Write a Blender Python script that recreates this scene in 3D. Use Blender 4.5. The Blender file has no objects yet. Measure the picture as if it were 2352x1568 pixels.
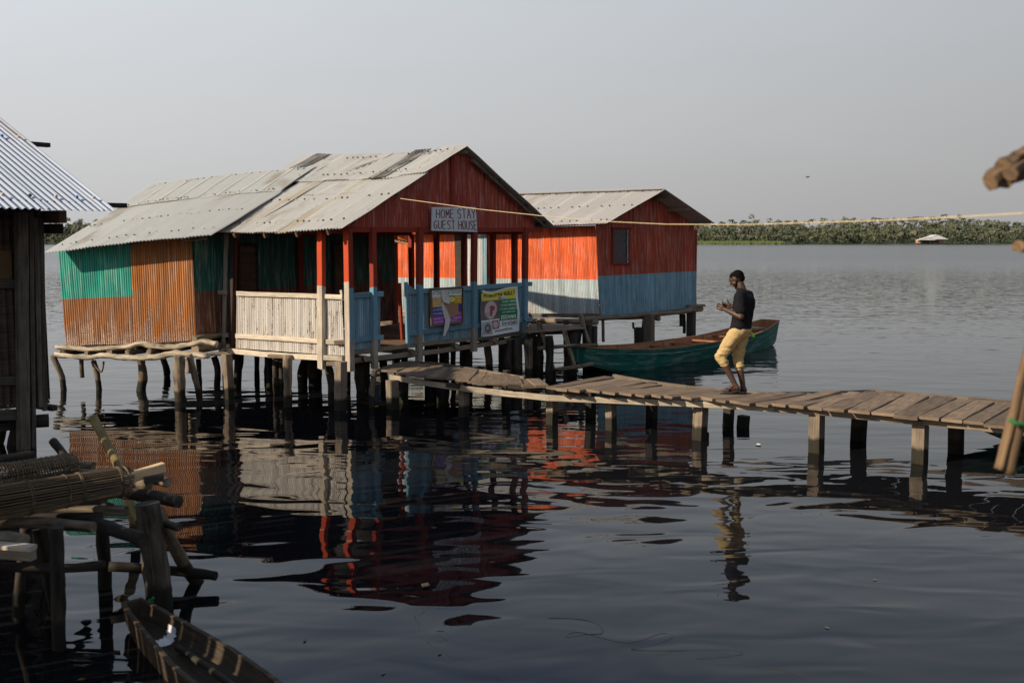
import bpy, math, random
from mathutils import Vector as V, noise, Matrix
random.seed(7)
R = random.uniform
scene = bpy.context.scene
COL = scene.collection
# ------------------------------------------------------------------ camera constants (picture units are 2352 x 1568)
H = 2.65; F = 2287.0; YH = 552.0
PITCH = math.atan((784 - YH) / F)
CP, SP = math.cos(PITCH), math.sin(PITCH)
def ray(px, py):
    cx = (px - 1176) / F; cy = -(py - 784) / F
    return V((cx, CP + cy * SP, -SP + cy * CP))
def at(px, py, z=0.0):
    d = ray(px, py); t = (z - H) / d.z
    return V((d.x * t, d.y * t, z))
def atY(px, py, Y):
    d = ray(px, py); t = Y / d.y
    return V((d.x * t, Y, H + d.z * t))
class Face:
    """vertical plane through two ground points; p() finds the point of it seen at a place of the photo"""
    def __init__(s, a, b):
        s.a = V((a[0], a[1], 0)); s.d = V((b[0] - a[0], b[1] - a[1], 0)).normalized()
        n = V((s.d.y, -s.d.x, 0))
        if n.dot(-s.a) < 0: n = -n
        s.n = n
    def p(s, px, py, off=0.0):
        d = ray(px, py); a = s.a + s.n * off
        t = (a - V((0, 0, H))).dot(s.n) / d.dot(s.n)
        return V((0, 0, H)) + d * t
# ------------------------------------------------------------------ mesh collector
class MB:
    def __init__(s):
        s.v = []; s.f = []; s.uv = []; s.mi = []; s.t = []; s.sm = []
    def face(s, idx, uvs, mi=0, tint=.5, smooth=False):
        s.f.append(idx); s.uv.append(uvs); s.mi.append(mi); s.t.append(tint); s.sm.append(smooth)
    def quad(s, a, b, c, d, mi=0, tint=.5, uv=None):
        i = len(s.v); s.v += [V(a), V(b), V(c), V(d)]
        w = (V(b) - V(a)).length; h = (V(d) - V(a)).length
        s.face((i, i + 1, i + 2, i + 3), uv or [(0, 0), (w, 0), (w, h), (0, h)], mi, tint)
    def poly(s, pts, mi=0, tint=.5):
        i = len(s.v); s.v += [V(p) for p in pts]
        s.face(tuple(range(i, i + len(pts))), [(p[0], p[2]) for p in pts], mi, tint)
    def beam(s, p0, p1, w, h, up=(0, 0, 1), mi=0, jit=.003, tint=None, side_mi=None, ch=.005, bend=None, taper=1.0):
        p0, p1 = V(p0), V(p1); ax = p1 - p0; L = ax.length
        if L < 1e-5: return
        ax.normalize(); up = V(up)
        x = ax.cross(up)
        if x.length < 1e-4: x = ax.cross(V((1, 0, 0)))
        x.normalize(); y = x.cross(ax).normalized()
        n = max(1, min(14, int(L / .35)))
        hw, hh = w / 2, h / 2; c = min(ch, hw * .4, hh * .4)
        prof = [(-hw + c, -hh), (hw - c, -hh), (hw, -hh + c), (hw, hh - c), (hw - c, hh), (-hw + c, hh), (-hw, hh - c), (-hw, -hh + c)]
        side = [0, 4, 1, 4, 2, 4, 3, 4]           # bottom, right, top, left, chamfers
        tint = R(0, 1) if tint is None else tint
        uo, vo = R(0, 30), R(0, 30); base = len(s.v)
        for k in range(n + 1):
            t = k / n; sc = 1 + (taper - 1) * t
            o = V((0, 0, 0)) if bend is None else V(bend) * (4 * t * (1 - t))
            jx, jy = R(-jit, jit), R(-jit, jit)
            for q in prof:
                s.v.append(p0 + ax * (L * t) + x * (q[0] * sc + jx) + y * (q[1] * sc + jy) + o)
        per = [0]
        for k in range(8):
            a, b = prof[k], prof[(k + 1) % 8]; per.append(per[-1] + math.hypot(a[0] - b[0], a[1] - b[1]))
        for k in range(n):
            for j in range(8):
                a = base + k * 8 + j; b = base + k * 8 + (j + 1) % 8
                u0, u1 = uo + L * k / n, uo + L * (k + 1) / n
                m = mi
                if side_mi:
                    m = side_mi.get(side[j], mi)
                s.face((a, b, b + 8, a + 8), [(u0, vo + per[j]), (u0, vo + per[j + 1]), (u1, vo + per[j + 1]), (u1, vo + per[j])], m, tint)
        for e, o in ((0, base), (1, base + n * 8)):
            ids = [o + j for j in range(8)]
            if e == 0: ids = ids[::-1]
            pr = prof[::-1] if e == 0 else prof
            s.face(tuple(ids), [(uo + q[0], vo + q[1]) for q in pr], mi, min(1, tint + .2))
    def log(s, pts, r0, r1=None, n=10, rough=.12, mi=0, tint=None, smooth=True, sub=5, seed=None):
        pts = [V(p) for p in pts]; r1 = r0 if r1 is None else r1
        P = []
        if len(pts) > 2:
            for i in range(len(pts) - 1):
                a = pts[max(0, i - 1)]; b = pts[i]; c = pts[i + 1]; d = pts[min(len(pts) - 1, i + 2)]
                for k in range(sub):
                    t = k / sub
                    P.append(.5 * ((2 * b) + (c - a) * t + (2 * a - 5 * b + 4 * c - d) * t * t + (3 * b - a - 3 * c + d) * t ** 3))
            P.append(pts[-1])
        else:
            m = max(2, sub * 2)
            P = [pts[0].lerp(pts[1], k / m) for k in range(m + 1)]
        tint = R(0, 1) if tint is None else tint
        sd = R(0, 100) if seed is None else seed
        uo, vo = R(0, 30), R(0, 30); base = len(s.v); L = 0; ls = [0]
        for i in range(1, len(P)): L += (P[i] - P[i - 1]).length; ls.append(L)
        ref = V((0, 0, 1)) if abs((P[-1] - P[0]).normalized().z) < .9 else V((1, 0, 0))
        for i, p in enumerate(P):
            ax = (P[min(i + 1, len(P) - 1)] - P[max(i - 1, 0)]).normalized()
            x = ax.cross(ref).normalized(); y = x.cross(ax)
            r = r0 + (r1 - r0) * ls[i] / max(L, 1e-6)
            for j in range(n):
                a = 2 * math.pi * j / n
                nn = noise.noise(V((math.cos(a) * 1.3 + sd, math.sin(a) * 1.3, ls[i] * 5)))
                nn += .45 * noise.noise(V((math.cos(a) * 3 + sd, math.sin(a) * 3, ls[i] * 16)))
                rr = r * (1 + rough * nn * 2)
                s.v.append(p + (x * math.cos(a) + y * math.sin(a)) * rr)
        for i in range(len(P) - 1):
            for j in range(n):
                a = base + i * n + j; b = base + i * n + (j + 1) % n
                v0 = vo + 2 * math.pi * r0 * j / n; v1 = vo + 2 * math.pi * r0 * (j + 1) / n
                s.face((a, b, b + n, a + n), [(uo + ls[i], v0), (uo + ls[i], v1), (uo + ls[i + 1], v1), (uo + ls[i + 1], v0)], mi, tint, smooth)
        for e in (0, 1):
            o = base if e == 0 else base + (len(P) - 1) * n
            ids = [o + j for j in range(n)]
            if e == 0: ids = ids[::-1]
            s.face(tuple(ids), [(uo + R(0, .02), vo + .01 * j) for j in range(n)], mi, min(1, tint + .3))
    def corr(s, B, T, nrm, pitch=.045, amp=.007, nv=5, mi=0, tint=None, seg=6, width=None, wob=.004, uoff=None, rag=0.0, rib=False, dent=None):
        """corrugated sheet between the edges B(u) and T(u)"""
        nrm = V(nrm).normalized()
        W = width or sum((B((k + 1) / 8) - B(k / 8)).length for k in range(8))
        nu = max(2, int(W / pitch * seg)); base = len(s.v)
        tint = R(0, 1) if tint is None else tint
        if pitch == .045: rib = True; seg = 8
        nu = max(2, int(W / pitch * seg))
        sd = R(0, 50); uo = pitch * random.randint(0, 400) if uoff is None else uoff
        for i in range(nu + 1):
            u = i / nu; x = u * W
            b, t = B(u), T(u)
            if rag:
                b = b + (t - b).normalized() * (rag * noise.noise(V((x * 1.3 // .55 * 3.1, sd, 0))) + rag * .5 * noise.noise(V((x * 9, sd, 4))))
            for k in range(nv + 1):
                v = k / nv; p = b.lerp(t, v)
                d = (amp * 1.6 * abs(math.sin(math.pi * x / pitch)) if rib else amp * math.sin(2 * math.pi * x / pitch)) + wob * noise.noise(V((x * 1.2 + sd, v * 3, sd))) * 2
                if dent: d += dent(x, v)
                s.v.append(p + nrm * d)
        for i in range(nu):
            x0, x1 = W * i / nu + uo, W * (i + 1) / nu + uo
            h0 = (T(i / nu) - B(i / nu)).length; h1 = (T((i + 1) / nu) - B((i + 1) / nu)).length
            for k in range(nv):
                a = base + i * (nv + 1) + k; b = a + nv + 1
                s.face((a, b, b + 1, a + 1), [(x0, h0 * k / nv), (x1, h1 * k / nv), (x1, h1 * (k + 1) / nv), (x0, h0 * (k + 1) / nv)], mi, tint, True)
    def ball(s, c, r, mi=0, n=6, sc=(1, 1, 1), tint=.5):
        c = V(c); base = len(s.v); m = n // 2 + 1
        s.v.append(c + V((0, 0, r * sc[2])))
        for i in range(1, m):
            th = math.pi * i / m
            for j in range(n):
                a = 2 * math.pi * j / n
                s.v.append(c + V((r * math.sin(th) * math.cos(a) * sc[0], r * math.sin(th) * math.sin(a) * sc[1], r * math.cos(th) * sc[2])))
        s.v.append(c - V((0, 0, r * sc[2]))); last = len(s.v) - 1
        z = (0, 0)
        for j in range(n): s.face((base, base + 1 + j, base + 1 + (j + 1) % n), [z] * 3, mi, tint, True)
        for i in range(m - 2):
            for j in range(n):
                a = base + 1 + i * n + j; b = base + 1 + i * n + (j + 1) % n
                s.face((a, a + n, b + n, b), [z] * 4, mi, tint, True)
        o = base + 1 + (m - 2) * n
        for j in range(n): s.face((last, o + (j + 1) % n, o + j), [z] * 3, mi, tint, True)
    def mesh(s, name, mats):
        me = bpy.data.meshes.new(name); me.from_pydata([tuple(p) for p in s.v], [], s.f)
        uvl = me.uv_layers.new(name='UVMap'); ca = me.color_attributes.new('tint', 'FLOAT_COLOR', 'CORNER')
        fl, tl = [], []
        for uvs, t in zip(s.uv, s.t):
            for q in uvs: fl += [q[0], q[1]]; tl += [t, t, t, 1]
        me.uv_layers[0].data.foreach_set('uv', fl); me.color_attributes['tint'].data.foreach_set('color', tl)
        me.polygons.foreach_set('material_index', s.mi); me.polygons.foreach_set('use_smooth', s.sm)
        for m in (mats if isinstance(mats, (list, tuple)) else [mats]): me.materials.append(m)
        me.update(); return me
    def build(s, name, mats, parent=None, label=None):
        o = bpy.data.objects.new(name, s.mesh(name, mats)); COL.objects.link(o)
        if parent: 
            o.parent = parent; o.matrix_parent_inverse = Matrix.Translation(-V(parent.location))
        if label: o['label'] = label
        return o
def tag(o, label=None, cat=None, group=None, kind=None):
    if label: o['label'] = label
    if cat: o['category'] = cat
    if group: o['group'] = group
    if kind: o['kind'] = kind
    return o
def thing(name, label, cat, loc=(0, 0, 0), group=None):
    o = bpy.data.objects.new(name, None); COL.objects.link(o); o.location = loc; o.empty_display_size = .2
    return tag(o, label, cat, group)
# ------------------------------------------------------------------ materials
def newmat(name):
    m = bpy.data.materials.new(name); m.use_nodes = True; nt = m.node_tree
    for n in list(nt.nodes): nt.nodes.remove(n)
    out = nt.nodes.new('ShaderNodeOutputMaterial'); b = nt.nodes.new('ShaderNodeBsdfPrincipled')
    nt.links.new(b.outputs[0], out.inputs[0]); b.inputs['Specular IOR Level'].default_value = .25
    return m, nt, b
class NT:
    def __init__(s, nt): s.nt = nt
    def n(s, t, **kw):
        nd = s.nt.nodes.new(t)
        for k, v in kw.items(): setattr(nd, k, v)
        return nd
    def l(s, a, b): s.nt.links.new(a, b)
    def val(s, x, sock):
        if hasattr(x, 'links') or isinstance(x, bpy.types.NodeSocket): s.l(x, sock)
        else: sock.default_value = x
    def math(s, op, a, b=None, clamp=False):
        m = s.n('ShaderNodeMath', operation=op); m.use_clamp = clamp
        s.val(a, m.inputs[0])
        if b is not None: s.val(b, m.inputs[1])
        return m.outputs[0]
    def mix(s, f, a, b, bt='MIX'):
        m = s.n('ShaderNodeMix', data_type='RGBA', blend_type=bt)
        s.val(f, m.inputs[0])
        for x, k in ((a, 6), (b, 7)):
            if isinstance(x, tuple): m.inputs[k].default_value = (*x[:3], 1)
            else: s.l(x, m.inputs[k])
        return m.outputs[2]
    def noise(s, vec, scale, detail=3, rough=.55, dist=0):
        t = s.n('ShaderNodeTexNoise'); t.inputs['Scale'].default_value = scale; t.inputs['Detail'].default_value = detail
        t.inputs['Roughness'].default_value = rough; t.inputs['Distortion'].default_value = dist
        if vec is not None: s.l(vec, t.inputs['Vector'])
        return t.outputs[0]
    def map(s, vec, sc):
        m = s.n('ShaderNodeMapping'); m.inputs['Scale'].default_value = sc; s.l(vec, m.inputs[0]); return m.outputs[0]
    def ramp(s, fac, stops, interp='LINEAR'):
        r = s.n('ShaderNodeValToRGB'); cr = r.color_ramp; cr.interpolation = interp
        while len(cr.elements) < len(stops): cr.elements.new(.5)
        for e, (p, c) in zip(cr.elements, stops):
            e.position = p; e.color = (*c[:3], 1) if isinstance(c, tuple) else (c, c, c, 1)
        s.l(fac, r.inputs[0]); return r.outputs[0]
    def step(s, x, edge, soft):
        m = s.n('ShaderNodeMapRange'); m.interpolation_type = 'SMOOTHSTEP'
        s.val(x, m.inputs[0]); m.inputs[1].default_value = edge - soft; m.inputs[2].default_value = edge + soft
        return m.outputs[0]
    def uv(s): return s.n('ShaderNodeUVMap').outputs[0]
    def tint(s): return s.n('ShaderNodeVertexColor', layer_name='tint').outputs[0]
    def pos(s):
        g = s.n('ShaderNodeNewGeometry'); return g.outputs['Position']
    def xyz(s, v):
        x = s.n('ShaderNodeSeparateXYZ'); s.l(v, x.inputs[0]); return x.outputs
    def bump(s, h, strength, dist, b):
        m = s.n('ShaderNodeBump'); m.inputs['Strength'].default_value = strength; m.inputs['Distance'].default_value = dist
        s.l(h, m.inputs['Height']); s.l(m.outputs[0], b.inputs['Normal'])
def wood(name, c0, c1, rough=.85, wet=True, grain=1.0, paint=None, bark=False):
    """paint = list of (z_low, colour): above z_low of the world that paint, chipped"""
    m, nt, b = newmat(name); N = NT(nt); uv = N.uv(); P = N.pos(); z = N.xyz(P)[2]
    g = N.noise(N.map(uv, (2.2, 55 if not bark else 14, 1)), 1.0 * grain, 4, .6, .4)
    g2 = N.noise(N.map(uv, (3, 5, 1)), 1.5, 4, .6)
    f = N.math('ADD', N.math('MULTIPLY', g, .65), N.math('MULTIPLY', g2, .35))
    c = N.ramp(f, [(.38 if bark else .32, c0), (.5, tuple((a + d) / 2 for a, d in zip(c0, c1))), (.60 if bark else .66, c1)])
    if paint:
        for zl, pc, keep in paint:
            zz = N.math('ADD', z, N.math('MULTIPLY', N.math('SUBTRACT', g2, .5), .10))
            k = N.step(zz, zl, .012)
            k = N.math('MULTIPLY', k, N.step(N.math('ADD', N.math('MULTIPLY', g, .6), N.math('MULTIPLY', g2, .4)), keep, .05))
            sh = N.mix(g2, tuple(x * .75 for x in pc), tuple(min(1, x * 1.15) for x in pc))
            c = N.mix(k, c, sh)
    t = N.math('ADD', N.math('MULTIPLY', N.xyz(N.tint())[0], .62), .67)
    tc = N.n('ShaderNodeCombineColor'); [N.l(t, tc.inputs[i]) for i in range(3)]
    c = N.mix(1.0, c, tc.outputs[0], 'MULTIPLY')
    if wet:
        w = N.math('ADD', z, N.math('MULTIPLY', N.math('SUBTRACT', g2, .5), .12))
        k = N.math('SUBTRACT', 1.0, N.step(w, .19, .03))
        c = N.mix(N.math('MULTIPLY', k, .93), c, (.012, .012, .006))
    N.l(c, b.inputs['Base Color']); b.inputs['Roughness'].default_value = rough
    N.bump(f, .9 if bark else .6, .014 if bark else .006, b)
    return m
def painted(name, bands, under=(.42, .40, .37), peel=.45, streak=1.0, rust=(.16, .07, .03), rough=.6, peel_low=0.0, dirt=.35, groove_shade=.6, horiz=False):
    """bands: [(y0, colour), ...] from the bottom, heights in metres up the sheet"""
    m, nt, b = newmat(name); N = NT(nt); uv = N.uv(); x, y = N.xyz(uv)[0], N.xyz(uv)[1]
    n1 = N.noise(N.map(uv, (1.2, 16, 1) if horiz else (22, 1.6 * streak, 1)), 1, 4, .65)
    n2 = N.noise(N.map(uv, (3.0, 2.2, 1)), 1, 4, .6)
    n3 = N.noise(N.map(uv, (60, 30, 1)), 1, 2, .6)
    yy = N.math('ADD', y, N.math('ADD', N.math('MULTIPLY', N.math('SUBTRACT', n1, .5), .05), N.math('MULTIPLY', N.math('SUBTRACT', n2, .5), .04)))
    c = bands[0][1]
    for y0, cc in bands[1:]:
        c = N.mix(N.step(yy, y0, .008), c, cc)
    if isinstance(c, tuple): c = N.mix(n2, tuple(k * .85 for k in c), tuple(min(1, k * 1.12) for k in c))
    else: c = N.mix(N.math('MULTIPLY', N.math('SUBTRACT', .62, n2, True), .9), c, (.02, .015, .01))
    gr = N.math('ABSOLUTE', N.math('SINE', N.math('MULTIPLY', x, math.pi / .045)))
    rn = N.n('ShaderNodeTexWhiteNoise', noise_dimensions='1D'); N.l(N.math('FLOOR', N.math('DIVIDE', x, .045)), rn.inputs['W'])
    c = N.mix(N.math('MULTIPLY', N.step(n1, .56, .1), .18), c, (.9, .85, .8))
    f = N.math('ADD', N.math('MULTIPLY', n1, .55), N.math('ADD', N.math('MULTIPLY', n2, .3), N.math('MULTIPLY', n3, .15)))
    if peel_low:
        f = N.math('ADD', f, N.math('MULTIPLY', N.math('SUBTRACT', 1.0, y, True), peel_low))
    k = N.step(f, 1 - peel, .03)
    und = N.mix(N.step(n3, .5, .12), under, rust)
    c = N.mix(k, c, und)
    d = N.step(N.noise(N.map(uv, (.8, 7, 1) if horiz else (9, .7, 1)), 1, 3), .62, .2)
    c = N.mix(N.math('MULTIPLY', d, dirt), c, (.05, .035, .025))
    t = N.math('ADD', N.math('MULTIPLY', N.xyz(N.tint())[0], .3), .85)
    tc = N.n('ShaderNodeCombineColor'); [N.l(t, tc.inputs[i]) for i in range(3)]
    c = N.mix(1.0, c, tc.outputs[0], 'MULTIPLY')
    rv = N.math('ADD', N.math('MULTIPLY', rn.outputs[0], .36 if groove_shade else .0), .78 if groove_shade else .96)
    rc = N.n('ShaderNodeCombineColor'); [N.l(rv, rc.inputs[i]) for i in range(3)]
    c = N.mix(1.0, c, rc.outputs[0], 'MULTIPLY')
    gk = N.math('MULTIPLY', N.math('SUBTRACT', 1.0, N.step(gr, .30, .22)), groove_shade)  # ambient shade between the ribs, painted into the colour
    c = N.mix(gk, c, (.03, .02, .015))
    N.l(c, b.inputs['Base Color']); b.inputs['Roughness'].default_value = rough
    N.bump(n3, .3, .003, b)
    return m
def roofing(name, base=(.62, .595, .53), stain=(.30, .22, .13), dark=.35, rough=.5, metallic=.2, streaks=None, pitch=.068):
    m, nt, b = newmat(name); N = NT(nt); uv = N.uv(); y = N.xyz(uv)[1]
    n1 = N.noise(N.map(uv, (7, .5, 1)), 1, 4, .6); n2 = N.noise(N.map(uv, (1.4, .8, 1)), 1, 3, .6)
    n3 = N.noise(N.map(uv, (30, 10, 1)), 1, 3, .6)
    tt = N.xyz(N.tint())[0]
    c = N.mix(n1, tuple(k * .82 for k in base), tuple(min(1, k * 1.14) for k in base))
    c = N.mix(N.math('MULTIPLY', N.step(N.math('ADD', n2, N.math('MULTIPLY', tt, .25)), .74, .10), .55), c, stain)
    dk = N.math('MULTIPLY', N.step(N.math('ADD', N.math('MULTIPLY', n1, .6), N.math('MULTIPLY', n3, .4)), .60, .07), dark)
    c = N.mix(dk, c, (.10, .085, .07))
    x = N.xyz(uv)[0]
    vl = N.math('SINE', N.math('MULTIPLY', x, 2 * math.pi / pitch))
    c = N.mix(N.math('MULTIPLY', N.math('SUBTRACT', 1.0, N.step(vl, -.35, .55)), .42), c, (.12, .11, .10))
    if streaks:
        sn = N.noise(N.map(uv, (11, .9, 1)), 1, 5, .7); sn2 = N.noise(N.map(uv, (2.5, 1.2, 1)), 1, 3, .6)
        c = N.mix(N.math('MULTIPLY', N.step(N.math('ADD', N.math('MULTIPLY', sn, .65), N.math('MULTIPLY', sn2, .35)), streaks[1], .09), .92), c, streaks[0])
    t = N.math('ADD', N.math('MULTIPLY', tt, .12), .92)
    tc = N.n('ShaderNodeCombineColor'); [N.l(t, tc.inputs[i]) for i in range(3)]
    c = N.mix(1.0, c, tc.outputs[0], 'MULTIPLY')
    N.l(c, b.inputs['Base Color']); b.inputs['Roughness'].default_value = rough; b.inputs['Metallic'].default_value = metallic
    N.bump(n3, .25, .004, b)
    return m
def plain(name, c, rough=.7, var=.25, scale=12, spec=.25, bump=0):
    m, nt, b = newmat(name); N = NT(nt); tc = N.n('ShaderNodeTexCoord').outputs['Object']
    n = N.noise(tc, scale, 4, .6)
    N.l(N.mix(n, tuple(k * (1 - var) for k in c), tuple(min(1, k * (1 + var)) for k in c)), b.inputs['Base Color'])
    b.inputs['Roughness'].default_value = rough; b.inputs['Specular IOR Level'].default_value = spec
    if bump: N.bump(n, .5, bump, b)
    return m
RED = (.24, .035, .018); ORG = (.80, .125, .022); BLU = (.15, .275, .345); TEAL = (.012, .33, .245); BRN = (.30, .105, .022)
M = {}
M['grey_wood'] = wood('weathered_grey_timber', (.07, .052, .037), (.26, .205, .148))
M['pale_wood'] = wood('bleached_timber', (.28, .23, .17), (.60, .52, .41))
M['dark_wood'] = wood('dark_timber', (.022, .018, .014), (.075, .06, .048))
M['hut_timber'] = wood('smoky_hut_timber', (.035, .028, .022), (.15, .125, .10))
M['brown_wood'] = wood('brown_timber', (.07, .04, .025), (.19, .11, .07))
M['beam_wood'] = wood('boardwalk_side_beam', (.15, .12, .085), (.42, .35, .26))
M['shade_bark'] = wood('shaded_old_bark', (.022, .017, .013), (.12, .095, .07), bark=True)
M['deck_wood'] = wood('boardwalk_planks', (.07, .048, .032), (.25, .18, .12))
M['bark'] = wood('bark_log', (.05, .038, .026), (.26, .20, .135), bark=True)
M['pale_log'] = wood('bleached_log', (.12, .095, .065), (.46, .385, .285), bark=True)
M['dark_bark'] = wood('dark_bark', (.014, .011, .009), (.062, .05, .038), bark=True)
M['red_post'] = wood('red_painted_timber', (.28, .23, .17), (.60, .52, .41), paint=[(1.92, (.50, .065, .02), .30)])
M['red_dark'] = wood('old_red_timber', (.10, .05, .03), (.22, .10, .06), paint=[(0.0, RED, .36)])
M['red_blue'] = wood('red_over_blue_timber', (.16, .13, .10), (.40, .34, .27), paint=[(1.05, BLU, .36), (1.9, RED, .34)])
M['blue_rail'] = wood('blue_painted_timber', (.16, .14, .12), (.38, .34, .29), paint=[(.0, BLU, .40)])
M['white_sheet'] = painted('whitewashed_bamboo_panel', [(0, (.60, .555, .50))], under=(.36, .30, .25), peel=.44, rust=(.16, .12, .09), dirt=.35)
M['blue_sheet'] = painted('blue_painted_panel', [(0, (.17, .295, .365))], under=(.36, .34, .32), peel=.42, rust=(.14, .09, .07), dirt=.3)
M['gable_red'] = painted('red_gable_sheet', [(0, (.40, .052, .024))], under=(.30, .14, .10), peel=.26, dirt=.12)
M['orange_wall'] = painted('orange_over_pale_blue_sheet', [(0, (.44, .52, .53)), (.83, ORG)], under=(.55, .42, .33), peel=.36, peel_low=.12, rust=(.28, .09, .04), dirt=.22)
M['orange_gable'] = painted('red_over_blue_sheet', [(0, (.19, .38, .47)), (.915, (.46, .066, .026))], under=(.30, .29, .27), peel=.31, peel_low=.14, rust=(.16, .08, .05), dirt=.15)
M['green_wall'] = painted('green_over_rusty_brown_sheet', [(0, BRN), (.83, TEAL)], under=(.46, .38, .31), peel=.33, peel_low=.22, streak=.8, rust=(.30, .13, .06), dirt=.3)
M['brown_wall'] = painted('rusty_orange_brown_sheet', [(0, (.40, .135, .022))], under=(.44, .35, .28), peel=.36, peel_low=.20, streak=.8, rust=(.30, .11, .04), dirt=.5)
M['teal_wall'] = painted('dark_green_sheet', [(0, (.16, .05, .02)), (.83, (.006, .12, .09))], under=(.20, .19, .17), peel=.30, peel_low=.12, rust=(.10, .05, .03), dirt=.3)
M['silver_door'] = painted('bare_metal_door_sheet', [(0, (.55, .55, .52))], under=(.38, .34, .30), peel=.38, dirt=.3)
M['roof'] = roofing('grey_metal_roofing')
M['roof_dark'] = roofing('dirty_brown_roofing', base=(.50, .47, .42), stain=(.20, .15, .10), dark=.5, streaks=((.075, .060, .046), .46))
M['roof_yel'] = roofing('yellowish_roofing', dark=.2, streaks=((.50, .42, .27), .50))
M['roof_b'] = roofing('green_grey_metal_roofing', base=(.67, .66, .59), dark=.18)
M['roof_c'] = roofing('pale_metal_roofing', base=(.58, .545, .50), dark=.22)
M['roof_d'] = roofing('bright_bluish_metal_roofing', base=(.54, .58, .65), stain=(.34, .28, .20), dark=.1, rough=.5, metallic=.15, pitch=.085)
M['nail'] = plain('roof_nail_cap', (.07, .075, .06), .6)
M['cap_pale'] = plain('pale_nail_cap', (.5, .42, .33), .6)
M['cap_blue'] = plain('blue_nail_cap', (.06, .2, .5), .5)
M['rope'] = plain('straw_rope', (.55, .43, .24), .8)
M['glass_dark'] = plain('dusty_louvre_glass', (.10, .085, .085), .25, .3, 8, .5)
M['hull_green'] = painted('green_boat_paint', [(0, (.010, .13, .105))], under=(.16, .20, .18), peel=.27, rust=(.06, .08, .06), dirt=.35, rough=.5, groove_shade=0.0, horiz=True)
M['hull_in'] = wood('red_brown_boat_timber', (.14, .06, .03), (.40, .19, .09), wet=False)
M['skin'] = plain('dark_brown_skin', (.058, .026, .015), .5, .15, 20, .4)
M['sole'] = plain('lighter_sole_skin', (.42, .17, .07), .6, .1)
M['hair'] = plain('short_black_hair', (.007, .006, .005), 1.0, .3, 80, .02)
M['shirt'] = plain('black_cotton', (.012, .011, .013), .9, .3, 25, .1)
M['trousers'] = plain('tan_cotton', (.45, .32, .145), .85, .15, 18, .15)
M['sandal'] = plain('black_rubber', (.015, .013, .012), .7)
M['lime'] = plain('lime_cloth', (.30, .55, .04), .7)
M['twine_green'] = plain('green_twine', (.03, .16, .05), .8)
M['twine_blue'] = plain('blue_twine', (.05, .16, .26), .8)
M['white'] = plain('white_paint', (.72, .71, .70), .6, .08)
M['white_old'] = plain('old_white_board_paint', (.62, .62, .62), .7, .15, 6)
M['letter_red'] = plain('brush_red_lettering', (.22, .05, .05), .7)
M['ink_green'] = plain('green_print', (.01, .22, .07), .5, .05)
M['ink_yellow'] = plain('yellow_print', (.72, .60, .06), .5, .08)
M['ink_orange'] = plain('amber_print', (.62, .36, .02), .5, .08)
M['ink_blue'] = plain('blue_print', (.03, .045, .28), .5, .08)
M['ink_magenta'] = plain('magenta_print', (.33, .06, .36), .5, .1)
M['ink_black'] = plain('dark_print', (.03, .01, .03), .5, .05)
M['ink_white'] = plain('white_print', (.75, .75, .73), .5, .03)
M['ink_pink'] = plain('pale_pink_print', (.62, .45, .47), .6, .05)
M['ink_brown'] = plain('brown_photo_print', (.17, .12, .11), .6, .5, 9)
M['ink_grey'] = plain('grey_photo_print', (.40, .40, .42), .6, .5, 14)
M['ink_food'] = plain('red_food_print', (.35, .08, .06), .6, .7, 30)
M['plywood'] = plain('plywood_backing', (.36, .20, .12), .7, .2, 5)
M['tear'] = plain('torn_poster_back', (.55, .50, .46), .8, .1)
M['basket'] = wood('dry_cane', (.05, .036, .024), (.24, .17, .105), wet=False)
M['fresh_wood'] = wood('fresh_cut_plank', (.42, .28, .15), (.62, .44, .26), wet=False)
M['dugout'] = wood('dugout_timber', (.018, .014, .010), (.10, .07, .045), wet=False)
# ------------------------------------------------------------------ world, sun, camera
SUN_TO = V((-.895, -.446, 0)).normalized(); EL = math.radians(29.5)
SUN_DIR = V((SUN_TO.x * math.cos(EL), SUN_TO.y * math.cos(EL), math.sin(EL)))
w = bpy.data.worlds.new("World"); scene.world = w; w.use_nodes = True
nt = w.node_tree; N = NT(nt); bg = nt.nodes['Background']; outw = nt.nodes['World Output']
sky = N.n('ShaderNodeTexSky', sky_type='NISHITA'); sky.sun_disc = False; sky.sun_elevation = EL
sky.sun_rotation = math.atan2(SUN_TO.x, SUN_TO.y); sky.dust_density = 6; sky.air_density = 1.5
N.l(sky.outputs[0], bg.inputs[0]); bg.inputs[1].default_value = .05
tc = N.n('ShaderNodeTexCoord'); sx = N.xyz(tc.outputs['Generated'])
hz = N.ramp(N.math('MAXIMUM', sx[2], 0.0), [(0, (.340, .335, .335)), (.10, (.40, .405, .412)), (.24, (.44, .462, .49)), (.45, (.27, .335, .45)), (1, (.15, .20, .29))])
g = N.math('SUBTRACT', 1.0, N.math('MULTIPLY', sx[0], .40))
gc = N.n('ShaderNodeCombineColor'); [N.l(g, gc.inputs[i]) for i in range(3)]
hzc = N.mix(1.0, hz, gc.outputs[0], 'MULTIPLY')
hn = N.math('ADD', .96, N.math('MULTIPLY', N.noise(N.map(tc.outputs['Generated'], (2.0, 2.0, 9.0)), 1.3, 4, .55, .4), .08))
hnc = N.n('ShaderNodeCombineColor'); [N.l(hn, hnc.inputs[i]) for i in range(3)]
hzc = N.mix(1.0, hzc, hnc.outputs[0], 'MULTIPLY')
bg2 = N.n('ShaderNodeBackground'); N.l(hzc, bg2.inputs[0]); bg2.inputs[1].default_value = 1.42
mxs = N.n('ShaderNodeMixShader'); mxs.inputs[0].default_value = .93
N.l(bg.outputs[0], mxs.inputs[1]); N.l(bg2.outputs[0], mxs.inputs[2]); N.l(mxs.outputs[0], outw.inputs[0])
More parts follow.
